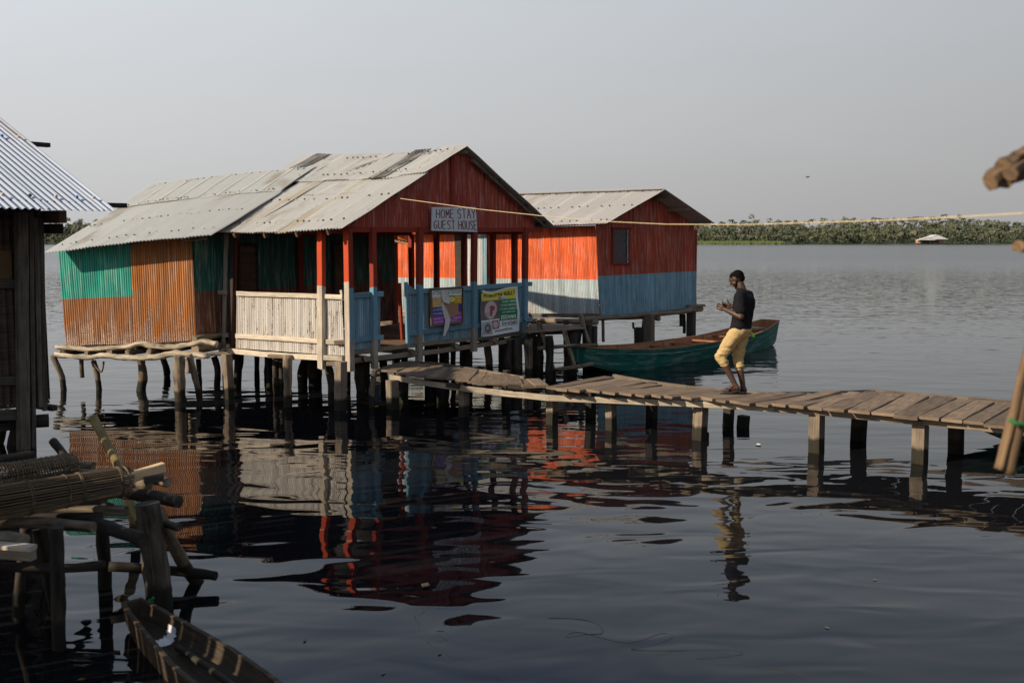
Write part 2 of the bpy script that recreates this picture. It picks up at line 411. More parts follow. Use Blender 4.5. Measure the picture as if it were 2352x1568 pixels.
sl = bpy.data.lights.new('sun', 'SUN'); sl.energy = 5.9; sl.angle = math.radians(.6); sl.color = (1, .86, .68)
so = bpy.data.objects.new('sun', sl); COL.objects.link(so); so.rotation_euler = SUN_DIR.to_track_quat('Z', 'Y').to_euler(); so.location = (-20, -10, 20)
cam = bpy.data.cameras.new('camera'); co = bpy.data.objects.new('camera', cam); COL.objects.link(co); scene.camera = co
cam.sensor_width = 36; cam.lens = 36 * F / 2352; cam.clip_end = 6000; cam.clip_start = .1
co.location = (0, 0, H); co.rotation_euler = (math.pi / 2 - PITCH, 0, 0)
cam.dof.use_dof = True; cam.dof.focus_distance = 15.5; cam.dof.aperture_fstop = 2.4
scene.view_settings.view_transform = 'Standard'; scene.view_settings.look = 'None'; scene.view_settings.exposure = 0
scene.cycles.max_bounces = 6; scene.cycles.use_denoising = True; scene.cycles.sample_clamp_indirect = 6
# ------------------------------------------------------------------ water
def make_water():
    mb = MB(); mb.quad((-900, -60, 0), (900, -60, 0), (900, 640, 0), (-900, 640, 0))
    m, nt, b = newmat('dark_lake_water'); N = NT(nt); P = N.pos(); xs = N.xyz(P)
    b.inputs['Base Color'].default_value = (.006, .0065, .008, 1); b.inputs['Roughness'].default_value = .015
    b.inputs['IOR'].default_value = 1.33; b.inputs['Specular IOR Level'].default_value = .5
    big = N.noise(N.map(P, (.5, 1.0, 1)), 1.0, 1, .4, .3)
    mid = N.noise(N.map(P, (1.15, 2.6, 1)), 1.0, 1, .45, .6)
    fine = N.noise(N.map(P, (3.0, 10.0, 1)), 1.0, 3, .6, .3)
    far = N.step(xs[1], 20.0, 12.0)
    patch = N.noise(N.map(P, (.12, .25, 1)), 1, 2)
    h = N.math('ADD', N.math('MULTIPLY', big, .026), N.math('MULTIPLY', mid, .0105))
    h = N.math('ADD', h, N.math('MULTIPLY', fine, N.math('ADD', .0001, N.math('MULTIPLY', far, N.math('ADD', .001, N.math('MULTIPLY', N.step(patch, .5, .12), .002))))))
    bp = N.n('ShaderNodeBump'); bp.inputs['Strength'].default_value = 1; bp.inputs['Distance'].default_value = 1.0
    N.l(h, bp.inputs['Height'])
    cn = N.n('ShaderNodeTexNoise'); cn.inputs['Scale'].default_value = 1.0; cn.inputs['Detail'].default_value = 2; N.l(N.map(P, (2.6, 8.0, 1)), cn.inputs['Vector'])
    v1 = N.n('ShaderNodeVectorMath', operation='SUBTRACT'); N.l(cn.outputs['Color'], v1.inputs[0]); v1.inputs[1].default_value = (.5, .5, .5)
    amt = N.math('ADD', N.math('ADD', .0008, N.math('MULTIPLY', N.step(xs[1], 16, 3), .008)), N.math('ADD', N.math('MULTIPLY', N.step(xs[1], 42, 26), .24), N.math('MULTIPLY', far, N.math('ADD', .02, N.math('MULTIPLY', N.step(patch, .5, .1), .035)))))
    v2 = N.n('ShaderNodeVectorMath', operation='SCALE'); N.l(v1.outputs[0], v2.inputs[0]); N.l(amt, v2.inputs['Scale'])
    v3 = N.n('ShaderNodeVectorMath', operation='MULTIPLY'); N.l(v2.outputs[0], v3.inputs[0]); v3.inputs[1].default_value = (1, 2.2, 0)
    v4 = N.n('ShaderNodeVectorMath', operation='ADD'); N.l(v3.outputs[0], v4.inputs[0]); N.l(bp.outputs[0], v4.inputs[1])
    v5 = N.n('ShaderNodeVectorMath', operation='NORMALIZE'); N.l(v4.outputs[0], v5.inputs[0]); N.l(v5.outputs[0], b.inputs['Normal'])
    N.l(N.math('ADD', .015, N.math('MULTIPLY', N.step(xs[1], 90, 60), .18)), b.inputs['Roughness'])
    o = mb.build('water', m); tag(o, kind='structure'); return o
make_water()
# ------------------------------------------------------------------ guest house A : frame O, u along the gable front, v along the left side
O = V((-2.58, 15.7, 0)); U = V((.574, .819, 0)); W = V((-.819, .574, 0))
def A(s, t, z=0): return O + U * s + W * t + V((0, 0, z))
def ln(P, Q): return lambda u: P.lerp(Q, u)
FL = Face(O, O + W); FF = Face(O, O + U); FR = Face(A(5.05, 0), A(5.05, 1)); FB = Face(A(0, 3.1), A(1, 3.1))
def pile(mb, pts, r, Y=None, r1=None, mi=0, square=False, rough=.14, n=9, tint=None):
    """pts: places in the photo from the top to where it enters the water"""
    base = at(pts[-1][0], pts[-1][1], 0); Y = base.y
    P = [atY(x, y, Y) for x, y in pts[:-1]] + [base]
    d = (P[-1] - P[-2]).normalized(); P.append(P[-1] + d * .45)
    if square:
        mb.beam(P[0], P[-1], r * 2, r * 2, up=U, mi=mi, tint=tint)
    else:
        mb.log(P, r, r1 or r, n=n, rough=rough, mi=mi, tint=tint)
gh = thing('guest_house', 'red gabled guest house on stilts with open verandah and white and blue railings', 'house', A(2.5, 1.5))
# roof -------------------------------------------------------------
ZE, ZR, SR = 2.82, 4.31, 2.86
ZE2, SE2 = 2.90, 5.78
def roofA(s, t, lift=0):
    if s <= SR: z = ZE + (ZR - ZE) * (s + .35) / (SR + .35)
    else: z = ZR + (ZE2 - ZR) * (s - SR) / (SE2 - SR)
    z -= .05 * math.sin(max(0, min(1, t / 3.5)) * math.pi)           # sagging
    return A(s, t, z + lift)
nL = (U * -1 * (ZR - ZE) + V((0, 0, 3.2))).normalized(); nR = (U * (ZR - ZE2) + V((0, 0, 2.92))).normalized()
mb = MB()
def backt(s): return 3.14 + (s + .35) / (SR + .35) * .85
smid = 1.62
row1 = [(-.22, .45, 0), (.42, 1.02, 0), (1.0, 1.28, 4), (1.22, 1.80, 0), (1.75, 2.20, 0), (2.16, 2.40, 4), (2.36, 2.80, 0)]
tn1 = [.15, .3, .4, .5, .2, .3, .55]
for (a, b, mi_), tn in zip(row1, tn1):
    lf = R(0, .012)
    mb.corr(lambda k, a=a, b=b, lf=lf: roofA(-.35 + R(-.006, .006), a + (b - a) * k, lf), lambda k, a=a, b=b, lf=lf: roofA(smid + .1, a + (b - a) * k, lf + .004), nL, .068, .013, 9, mi=mi_, tint=tn, wob=.008)
mb.corr(lambda k: roofA(-.28, 2.76 + (backt(-.35) - 2.74) * k, -.01), lambda k: roofA(smid + .12, 2.95 + (backt(smid) - 2.93) * k, -.01), nL, .068, .013, 9, mi=3, tint=.6, wob=.015)
row2 = [(-.22, .38, 0), (.33, .70, 0), (.66, 1.02, 3), (.98, 1.60, 0), (1.55, 2.2, 0), (2.15, 2.85, 0), (2.8, 3.2, 0)]
tn2 = [.3, .5, .1, .2, .45, .1, .3]
for i, ((a, b, mi_), tn) in enumerate(zip(row2, tn2)):
    lf = .03 + R(0, .015); dz = R(-.03, .03)
    mb.corr(lambda k, a=a, b=b, lf=lf, dz=dz: roofA(smid - .02 + dz, a + (b - a) * k, lf), lambda k, a=a, b=b, lf=lf: roofA(SR + .02, a + (b - a) * k, lf), nL, .068, .013, 8, mi=mi_, tint=tn, wob=.012)
mb.corr(lambda k: roofA(smid - .05, 3.15 + .48 * k, .045), lambda k: roofA(SR, 3.18 + .42 * k, .045), nL, .068, .012, 8, mi=3, tint=.3, wob=.02)
mb.corr(lambda k: roofA(smid - .05, 3.58 + .22 * k, .03), lambda k: roofA(SR, 3.6 + .35 * k, .03), nL, .068, .013, 8, tint=.2, wob=.01)
for i in range(5):       # right slope
    a, b = -.2 + i * .82, -.2 + i * .82 + .88
    mb.corr(lambda k, a=a, b=b: roofA(SR - .03, a + (b - a) * k, .01), lambda k, a=a, b=b: roofA(SE2, a + (b - a) * k, .0), nR, .068, .010, 9, mi=0, tint=R(.1, .8), wob=.01)
for i in range(22):      # nail caps
    t = -.12 + i * .155 + R(-.03, .03)
    for s_, l in ((-.02, 0), (.86, 0), (smid + .18, .05), (SR - .28, .05)):
        if R(0, 1) < .80: 
            p = roofA(s_ + R(-.02, .02), t, l + .025); mb.ball(p, .021, 1 if R(0, 1) < .8 else 2, 6, (1, 1, .7))
def tear(s0, t0, s1, t1, w_):
    a, b = roofA(s0, t0, .055), roofA(s1, t1, .055); m_ = a.lerp(b, .5); side = W * w_
    mb.quad(a, m_ - side * .6, b, m_ + side, 1, .1)
tear(1.95, 1.95, 2.55, 1.55, .05); tear(2.45, .55, 2.8, .35, .03); tear(2.1, .75, 2.4, .62, .02)
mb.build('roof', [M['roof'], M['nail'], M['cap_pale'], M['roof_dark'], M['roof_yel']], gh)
mb = MB()
mb.log([roofA(SR + .25, -.10, -.10), roofA(SE2 - .35, -.12, -.13)], .036, .03)                       # round pole rafters under the verge
mb.build('rafter', M['bark'], gh)
mb = MB(); mb.beam(roofA(SE2 - .3, -.14, -.06), roofA(SE2 - .3, 3.2, -.06), .05, .08); mb.build('purlin', M['dark_wood'], gh)
for s_ in (3.9, 4.8):
    mb = MB(); mb.beam(roofA(s_, -.14, -.06), roofA(s_, 3.2, -.06), .05, .07); mb.build('purlin', M['dark_wood'], gh)
mb = MB(); mb.log([roofA(SR, -.16, -.10), roofA(SR, 3.8, -.10)], .04); mb.build('ridge_pole', M['bark'], gh)
for s_ in (.1, 1.1):
    mb = MB(); mb.beam(roofA(s_, -.1, -.07), roofA(s_, 3.2, -.07), .05, .07); mb.build('purlin', M['grey_wood'], gh)
for t in (.1, .8, 1.55, 2.3, 3.0):
    for (s0, s1) in ((-.33, SR), (SR, SE2 - .1)):
        mb = MB(); mb.beam(roofA(s0, t, -.06), roofA(s1, t, -.06), .045, .07); mb.build('rafter', M['brown_wood'], gh)
# gable wall
zt = FF.p(900, 523).z
mb = MB()
mb.corr(lambda k: A(-.0 + 5.25 * k, 0, 2.84 + .05 * k), lambda k: (lambda s_: A(s_, 0, max(2.87, roofA(s_, 0).z - .035)))(5.25 * k), -W, .045, .006, 3, tint=.5, wob=.003)
mb.build('gable_wall', M['gable_red'], gh)
mb = MB(); mb.beam(A(2.62, -.03, 2.9), A(2.62, -.03, 4.16), .09, .025, up=W); mb.build('gable_batten', M['red_dark'], gh)
mb = MB(); mb.beam(FF.p(806, 527, .03), FF.p(1243, 527, .03), .05, .085, bend=(0, 0, -.01)); mb.build('tie_beam', M['red_dark'], gh)
mb = MB(); mb.beam(A(-.03, -.1, 2.80), A(-.03, 3.1, 2.80), .05, .09); mb.build('tie_beam', M['red_dark'], gh)
mb = MB(); mb.beam(A(5.05, 0, 2.82), A(5.05, 3.1, 2.82), .05, .09); mb.build('tie_beam', M['red_dark'], gh)
# posts
def postF(px_t, py_t, px_b, py_b, w_, mat, face=FF, off=.05, d=.09, tint=None, side_mi=None):
    mb = MB(); mb.beam(face.p(px_b, py_b, off), face.p(px_t, py_t, off), w_, d, up=face.n, jit=.004, tint=tint, side_mi=side_mi)
    return mb.build('post', M[mat] if isinstance(mat, str) else mat, gh)
M['corner_post'] = wood('corner_post_paint', (.28, .23, .17), (.58, .50, .40), paint=[(2.0, (.50, .065, .02), .30)])
mb = MB(); mb.beam(A(-.02, -.03, FL.p(800, 851).z), A(-.02, -.03, 2.84), .11, .11, up=U, side_mi={1: 1, 3: 1})
mb.build('post', [M['corner_post'], M['red_blue']], gh)
postF(856, 522, 860, 846, .095, 'red_blue', tint=.7)
postF(964, 522, 963, 829, .115, 'red_blue', tint=.5)
postF(1089, 522, 1088, 807, .115, 'red_blue', tint=.4)
postF(1206, 522, 1205, 791, .115, 'red_blue', tint=.5)
postF(737, 524, 739, 847, .115, 'red_post', FL, .05, tint=.6)
postF(536, 530, 529, 832, .085, 'dark_wood', FL, .03, .05, tint=.2)
postF(541, 530, 535, 826, .05, 'red_dark', FL, -.03, .06, tint=.6)
postF(520, 534, 513, 800, .085, 'pale_wood', FL, .02, .03, tint=.5)
for px in (1182, 1132, 1066, 1003, 945, 907):
    mb = MB(); g0 = FR.p(px, 600); mb.beam((g0.x, g0.y, .8), (g0.x, g0.y, 2.82), .10, .10, up=U); mb.build('post', M['red_dark'], gh)
# left side: whitewashed panel, rails
def railF(face, a, b, h, mat, off=.035, th=.03, name='rail', bend=None):
    mb = MB(); mb.beam(face.p(*a, off), face.p(*b, off), th, h, bend=bend); return mb.build(name, M[mat], gh)
def panelF(face, bl, br, tr, tl, mat, off=0.0, pitch=.045, rag=.0, tint=None, amp=.010):
    mb = MB(); mb.corr(ln(face.p(*bl, off), face.p(*br, off)), ln(face.p(*tl, off), face.p(*tr, off)), face.n, pitch, amp, 4, tint=tint, rag=rag, wob=.002)
    return mb.build('railing_panel', M[mat], gh)
panelF(FL, (542, 799), (734, 813), (734, 676), (544, 670), 'white_sheet', tint=.8)
panelF(FL, (742, 814), (792, 816), (786, 680), (742, 677), 'white_sheet', tint=.6)
railF(FL, (544, 674), (733, 680), .078, 'pale_wood'); railF(FL, (741, 680.5), (787, 682.5), .075, 'pale_wood')
railF(FL, (500, 671), (521, 671.5), .075, 'pale_wood', .05); railF(FL, (501, 768), (524, 769.5), .075, 'pale_wood', .05)
railF(FL, (542, 771), (733, 783.5), .078, 'pale_wood'); railF(FL, (741, 784), (793, 786), .075, 'pale_wood', .03)
railF(FL, (769, 786), (793, 785.5), .07, 'grey_wood', .065)
railF(FL, (505, 802), (733, 821), .085, 'pale_wood', .06, .06, 'sill_beam', (0, 0, -.02)); railF(FL, (741, 820.5), (789, 823.5), .08, 'pale_wood', .05, .06, 'sill_beam')
railF(FL, (501, 793), (524, 795), .07, 'grey_wood', .10, .08, 'sill_beam')
mb = MB(); mb.beam(FL.p(783, 666, .03), FL.p(786, 690, .03), .05, .02, up=FL.n); mb.build('rail_stub', M['pale_wood'], gh)
# front: blue panels
def pf(x, y): return (x, y)
def railY(x, k): return {'t': 679.7 + (652 - 679.7) * (x - 807) / 413, 'b': 782 + (732.4 - 782) * (x - 807) / 413, 'f': 806 + (764 - 806) * (x - 807) / 389}[k]
for a, b in ((807, 858), (862, 872), (936, 958), (971, 1082), (1095, 1199)):
    panelF(FF, (a, railY(a, 'f')), (b, railY(b, 'f')), (b, railY(b, 't') - 4), (a, railY(a, 't') - 4), 'blue_sheet', tint=R(.3, .9))
    e = 8 if b == 872 else 0
    railF(FF, (a - (4 if a > 900 else 0), railY(a, 't')), (b + e, railY(b, 't')), .085, 'blue_rail'); railF(FF, (a, railY(a, 'b')), (b + e, railY(b, 'b')), .085, 'blue_rail')
railF(FF, (1212, 652.5), (1221, 652), .085, 'blue_rail'); railF(FF, (1212, 733), (1222, 732.4), .085, 'blue_rail')
mb = MB(); mb.quad(FF.p(934, 795), FF.p(957, 790), FF.p(957, 668), FF.p(932, 648), tint=.5); mb.build('railing_panel', M['blue_sheet'], gh)
mb = MB(); mb.beam(FF.p(936, 797, .03), FF.p(932, 648, .03), .055, .05, up=FF.n); mb.build('gate_jamb', M['blue_rail'], gh)
mb = MB(); mb.beam(FF.p(924, 780, -.35), FF.p(917, 650, -.35), .05, .05, up=FF.n); mb.build('gate_jamb', M['red_dark'], gh)
railF(FF, (806, 809), (1080, 778), .07, 'grey_wood', .02, .05, 'sill_beam'); railF(FF, (1080, 779), (1212, 765), .07, 'grey_wood', .02, .05, 'sill_beam')
railF(FF, (806, 828), (1228, 773), .08, 'grey_wood', .03, .06, 'sill_beam', (0, 0, -.03))
# floor
mb = MB()
i = 0; s_ = 0.02
while s_ < 5.1:
    wd = R(.13, .20); mb.beam(A(s_ + wd / 2, -.02 + R(-.03, .02), .845 + R(-.006, .006)), A(s_ + wd / 2, 3.15, .845 + R(-.006, .006)), wd - .012, .03); s_ += wd
mb.build('floor', M['brown_wood'], gh)
for s_ in (.25, 1.4, 2.6, 3.8, 4.9):
    mb = MB(); mb.log([A(s_, -.12, .77), A(s_, 3.3, .77)], .05, n=8); mb.build('floor_joist', M['bark'], gh)
for t in (.15, 1.6, 2.9):
    mb = MB(); mb.log([A(-.1, t, .69), A(2.4, t, .68), A(5.2, t, .69)], .055, n=8); mb.build('floor_bearer', M['dark_bark'], gh)
# far side rail
mb = MB(); mb.beam(A(5.05, 3.0, 1.38), A(5.05, .1, 1.42), .05, .10); mb.build('rail', M['red_dark'], gh)
mb = MB(); mb.beam(A(5.08, 3.0, 1.30), A(5.08, .1, 1.33), .05, .07); mb.build('rail', M['brown_wood'], gh)
# piles of A
def P1(pts, r, mat='dark_bark', sq=False, name='pile', **k):
    mb = MB(); pile(mb, pts, r, square=sq, **k); return mb.build(name, M[mat], gh)
P1([(783, 830), (782, 942)], .072, 'grey_wood', True, tint=.9)
P1([(661, 815), (661, 880), (660, 934)], .068, 'bark', tint=1.0)
for pts, r in (([(632, 818), (634, 905)], .055), ([(705, 818), (692, 850), (693, 896)], .06), ([(716, 815), (718, 890)], .085), ([(747, 818), (758, 860), (764, 925)], .065),
               ([(826, 825), (827, 868), (830, 920)], .085), ([(801, 830), (800, 900)], .04), ([(619, 812), (620, 893)], .055), ([(646, 815), (647, 905)], .05),
               ([(554, 810), (549, 850), (546, 893)], .06), ([(733, 820), (733, 885)], .05), ([(842, 830), (840, 905)], .07), ([(880, 830), (884, 900)], .07),
               ([(912, 805), (912, 880)], .06), ([(929, 800), (929, 875)], .065), ([(985, 790), (985, 882)], .08), ([(1020, 790), (1020, 872)], .10), ([(1000, 790), (1000, 868)], .055),
               ([(1040, 780), (1042, 870)], .05), ([(1075, 785), (1074, 872)], .09), ([(1168, 780), (1172, 866)], .11), ([(1190, 775), (1188, 868)], .09)):
    P1(pts, r)
P1([(613, 806), (612, 865)], .045, 'bark')
P1([(861, 848), (857, 880), (853, 905), (855, 935)], .045, 'bark', tint=.8)
P1([(1118, 785), (1126, 858)], .075, 'bark', tint=.5)
P1([(1214, 780), (1215, 868)], .085, 'bark', tint=.5)
P1([(1232, 772), (1232, 864)], .06, 'dark_wood', True)
P1([(700, 806), (700, 868)], .05); P1([(590, 806), (590, 872)], .05)
# small blocks on pile heads
mb = MB(); mb.beam(FL.p(621, 817, .10), FL.p(672, 819, .10), .12, .06); mb.build('pile_cap', M['grey_wood'], gh)
mb = MB(); mb.beam(FL.p(756, 834, .02), FL.p(790, 835, .02), .14, .07); mb.build('pile_cap', M['grey_wood'], gh)
# ------------------------------------------------------------------ green hut B
C = FB.p(443, 700); C.z = 0
Lb = V((-8.02, 17.75, 0)); FG = Face(Lb, C)
gb = thing('stilt_hut', 'green and rusty orange corrugated hut with long pale roof at the left on crooked stilts', 'hut', (-6.2, 19.2, 0))
def part(mb, name, mat, parent, label=None): return mb.build(name, M[mat] if isinstance(mat, str) else mat, parent, label)
mb = MB(); mb.corr(ln(FG.p(151, 793), FG.p(310, 789)), ln(FG.p(134, 578), FG.p(301, 560)), FG.n, .045, .008, 6, tint=.6, rag=.02, wob=.006); part(mb, 'wall', 'green_wall', gb, 'green over rusty brown sheet wall')
mb = MB(); mb.corr(ln(FG.p(308, 789), FG.p(452, 782)), ln(FG.p(299, 562), FG.p(441, 540)), FG.n, .045, .008, 6, tint=.4, rag=.02, wob=.006, ); part(mb, 'wall', 'brown_wall', gb, 'rusty orange brown sheet wall')
# wall towards the verandah
z0 = .94
def FBp(px, py, off=0): return FB.p(px, py, off)
mb = MB()
p0 = FB.p(452, 781); p1 = FB.p(443, 541)
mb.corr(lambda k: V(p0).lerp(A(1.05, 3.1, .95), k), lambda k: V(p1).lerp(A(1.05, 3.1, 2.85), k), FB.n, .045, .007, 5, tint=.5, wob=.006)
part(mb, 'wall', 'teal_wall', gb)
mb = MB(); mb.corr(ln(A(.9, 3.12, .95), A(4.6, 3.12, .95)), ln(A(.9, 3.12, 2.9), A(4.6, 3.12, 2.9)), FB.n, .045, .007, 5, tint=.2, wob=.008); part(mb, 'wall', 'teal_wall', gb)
def door(px0, px1, pyt):
    mb = MB(); a, b = FB.p(px0, 640, .03), FB.p(px1, 640, .03); a.z = b.z = 0; top = FB.p((px0 + px1) / 2, pyt).z; z = .9; k = 0
    while z < top:
        hh = min(.17, top - z); m = V((0, 0, z + hh / 2)); mb.beam(a + m, b + m, .02, hh - .008, jit=.002); z += hh
    d = part(mb, 'door', 'brown_wood', gb)
    mb = MB(); mb.beam(a + V((0, 0, .9)), a + V((0, 0, top + .04)), .05, .05, up=FB.n); mb.beam(b + V((0, 0, .9)), b + V((0, 0, top + .04)), .05, .05, up=FB.n)
    mb.beam(a + V((0, 0, top + .04)), b + V((0, 0, top + .04)), .05, .05); f = part(mb, 'door_frame', 'dark_wood', d)
door(549, 590, 567); door(768, 800, 561)
mb = MB(); a = FB.p(690, 640, .05); mb.beam((a.x, a.y, .9), (a.x, a.y, 2.8), .12, .06, up=FB.n); part(mb, 'wall_post', 'red_dark', gb)
mb = MB(); mb.beam(A(-.5, 3.05, 2.78), A(5.1, 3.05, 2.80), .06, .09); part(mb, 'wall_plate', 'red_dark', gb)
mb = MB(); mb.corr(ln(FB.p(856, 700, .12), FB.p(884, 698, .4)), ln(FB.p(840, 538, .05), FB.p(866, 548, .1)), FB.n, .045, .007, 3, tint=.6); part(mb, 'loose_sheet', 'teal_wall', gb)
mb = MB(); mb.corr(ln(FB.p(808, 700, .02), FB.p(818, 700, .02)), ln(FB.p(806, 538, .02), FB.p(812, 538, .02)), FB.n, .045, .007, 3, tint=.6); part(mb, 'loose_sheet', 'teal_wall', gb)
mb = MB(); mb.corr(ln(A(4.4, 3.3, 2.62), A(5.4, 3.2, 2.55)), ln(A(4.4, 4.3, 2.95), A(5.4, 4.2, 2.9)), V((0, 0, 1)), .068, .01, 3, tint=.5); part(mb, 'eave_sheet', 'brown_wall', gb)
# other walls, seen only from the side
BD = (C - Lb).normalized(); BN = V((-BD.y, BD.x, 0))
mb = MB(); q0 = FG.p(150, 700); q0.z = 0; bk = q0 + BN * 5.2
mb.corr(lambda k: q0.lerp(bk, k) + V((0, 0, .75)), lambda k: q0.lerp(bk, k) + V((0, 0, 2.35 + 1.25 * (1 - abs(2 * k - 1)))), -BD, .045, .007, 3, tint=.5); part(mb, 'wall', 'green_wall', gb)
bk2 = bk + BD * 3.2
mb = MB(); mb.corr(ln(bk + V((0, 0, .8)), bk2 + V((0, 0, .9))), ln(bk + V((0, 0, 2.35)), bk2 + V((0, 0, 2.6))), BN, .045, .007, 2, tint=.5); part(mb, 'wall', 'green_wall', gb)
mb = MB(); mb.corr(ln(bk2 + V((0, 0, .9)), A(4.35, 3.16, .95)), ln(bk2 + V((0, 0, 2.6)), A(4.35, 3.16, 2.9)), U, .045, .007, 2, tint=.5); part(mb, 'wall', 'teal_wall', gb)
# roof B
E0 = FG.p(100, 583.5, .42); E1 = FG.p(478, 541, .42)
G0 = E0 + BN * 3.02 + BD * .0; G1 = E1 + BN * 3.02
def onray(px, py, P):      # point over the plan line P(k) seen at px
    d = ray(px, py); a, b = P; e = b - a
    k = (d.x * a.y - d.y * a.x) / (d.y * e.x - d.x * e.y); q = a + e * k
    q = V((q.x, q.y, H + d.z * q.y / d.y)); return q
R0 = onray(350, 425, (G0, G1)); R1 = onray(722, 386, (G0, G1))
def roofB(u, v, l=0):
    e = E0.lerp(E1, u * 1.0); r = R0.lerp(R1, u); p = e.lerp(r, v); p.z += l - .05 * math.sin(math.pi * v) * .6 + .03 * math.sin(math.pi * u); return p
nB = (R0 - E0).cross(E1 - E0); nB = nB if nB.z > 0 else -nB
nB.normalize(); mb = MB()
for i in range(8):
    a, b = i / 8 - .004, (i + 1) / 8 + .012
    mb.corr(lambda k, a=a, b=b: roofB(a + (b - a) * k, 0), lambda k, a=a, b=b: roofB(a + (b - a) * k, .66), nB, .068, .013, 6, tint=R(.0, .55), wob=.006)
    mb.corr(lambda k, a=a, b=b: roofB(a + (b - a) * k, .635, .02), lambda k, a=a, b=b: roofB(a + (b - a) * k, 1.0, .02), nB, .068, .013, 4, tint=R(.0, .55), wob=.006)
for v in (.1, .37, .66, .97):
    for i in range(26 if v != .66 else 50):
        if R(0, 1) < .75: mb.ball(roofB((i + R(.2, .8)) / (26 if v != .66 else 50) * .97, v + R(-.01, .01), .035), .018, 1 if R(0, 1) < .7 else 2, 5, (1, 1, .7))
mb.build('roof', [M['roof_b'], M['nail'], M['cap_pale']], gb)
mb = MB(); r0b = R0 + BN * 2.9 + V((0, 0, -1.35)); r1b = R1 + BN * 2.9 + V((0, 0, -1.35)); nb2 = V((BN.x * .45, BN.y * .45, 1)).normalized()
mb.corr(ln(r0b, r1b), ln(R0, R1), nb2, .068, .009, 4, tint=.3); part(mb, 'roof', 'roof_b', gb)
# broken mossy eave sheet near the verandah corner
mb = MB(); mb.corr(ln(FG.p(416, 551, .40), FG.p(466, 546, .38)), ln(FG.p(432, 534, .1), FG.p(480, 530, .1)), nB, .068, .012, 3, tint=1.0, wob=.03)
part(mb, 'broken_eave_sheet', 'roof_dark', gb)
mb = MB(); mb.log([FG.p(420, 553, .3), FG.p(476, 547, .25)], .02, rough=.4); part(mb, 'eave_pole', 'bark', gb)
# floor logs of B  (zoom places -> picture places)
def zc(x, y): return ((100 + x / 1.96) / 1.7415, (900 + y / 1.96) / 1.7415)
mb = MB(); mb.log([FG.p(*zc(*q), .12) for q in ((245, 955), (400, 965), (520, 972), (800, 955), (900, 930), (1000, 945), (1150, 958), (1280, 940), (1410, 913), (1500, 940))], .043, .050, rough=.3, n=10); part(mb, 'floor_log', 'pale_log', gb)
mb = MB(); mb.log([FG.p(*zc(*q), .20) for q in ((235, 1015), (480, 1037), (620, 1022), (780, 1040), (1000, 1037), (1180, 1008), (1440, 1025))], .041, .052, rough=.28, n=10); part(mb, 'floor_log', 'pale_log', gb)
mb = MB(); mb.log([FG.p(*zc(1450, 1010), .1), FG.p(*zc(1600, 1008), .05)], .035, rough=.05); part(mb, 'floor_log', 'grey_wood', gb)
for (x, y, r) in ((290, 1003, .06), (480, 1002, .045), (660, 995, .065), (970, 993, .055), (1335, 972, .075), (1330, 888, .055), (800, 997, .05)):
    p = FG.p(*zc(x, y), .15); mb = MB(); mb.log([p, p + BN * 2.2 + BD * .3], r, n=9, rough=.18); part(mb, 'floor_log', 'bark', gb)
mb = MB()
for k in range(14):
    a = FG.p(*zc(300, 930)); a.z = 0; a = a + BD * (k * .2) + V((0, 0, .74 + k * .012)); mb.beam(a, a + BN * 5, .19, .03)
part(mb, 'floor', 'dark_wood', gb)
def P2(pts, r, mat='bark', sq=False, conv=True, **k):
    mb = MB(); pile(mb, [zc(*q) for q in pts] if conv else pts, r, square=sq, **k); return mb.build('pile', M[mat], gb)
P2([(215, 1015), (262, 1120), (292, 1200), (305, 1290)], .052, tint=.5)
P2([(535, 1060), (562, 1160), (583, 1290)], .05, tint=.2)
P2([(905, 1055), (925, 1180), (912, 1300)], .075, tint=.4)
P2([(1085, 1048), (1108, 1130), (1115, 1190)], .06, 'dark_bark')
P2([(1208, 1020), (1210, 1180), (1222, 1380)], .088, tint=.9)
P2([(1288, 1012), (1325, 1160), (1372, 1370)], .05, tint=.7)
P2([(1358, 1050), (1365, 1200), (1366, 1280)], .045, 'dark_bark')
P2([(1482, 1030), (1510, 1130), (1505, 1270)], .055, 'dark_bark')
P2([(1580, 1010), (1600, 1360)], .068, 'grey_wood', True, tint=.7)
P2([(1670, 1010), (1655, 1290)], .06, 'dark_bark')
mb = MB(); b_ = at(*zc(447, 1290), 0); mb.log([atY(*zc(440, 1035), b_.y), atY(*zc(447, 1195), b_.y)], .04, rough=.1); part(mb, 'hanging_stub', 'bark', gb)
mb = MB(); mb.log([FG.p(*zc(1285, 1050), .1), FG.p(*zc(1290, 1160), .1)], .05); part(mb, 'hanging_stub', 'bark', gb)
mb = MB(); mb.log([FG.p(*zc(530, 1055), .1), FG.p(*zc(560, 1110), .1), FG.p(*zc(600, 1150), .1), FG.p(*zc(618, 1070), .1)], .016, rough=.2); part(mb, 'bent_root', 'bark', gb)
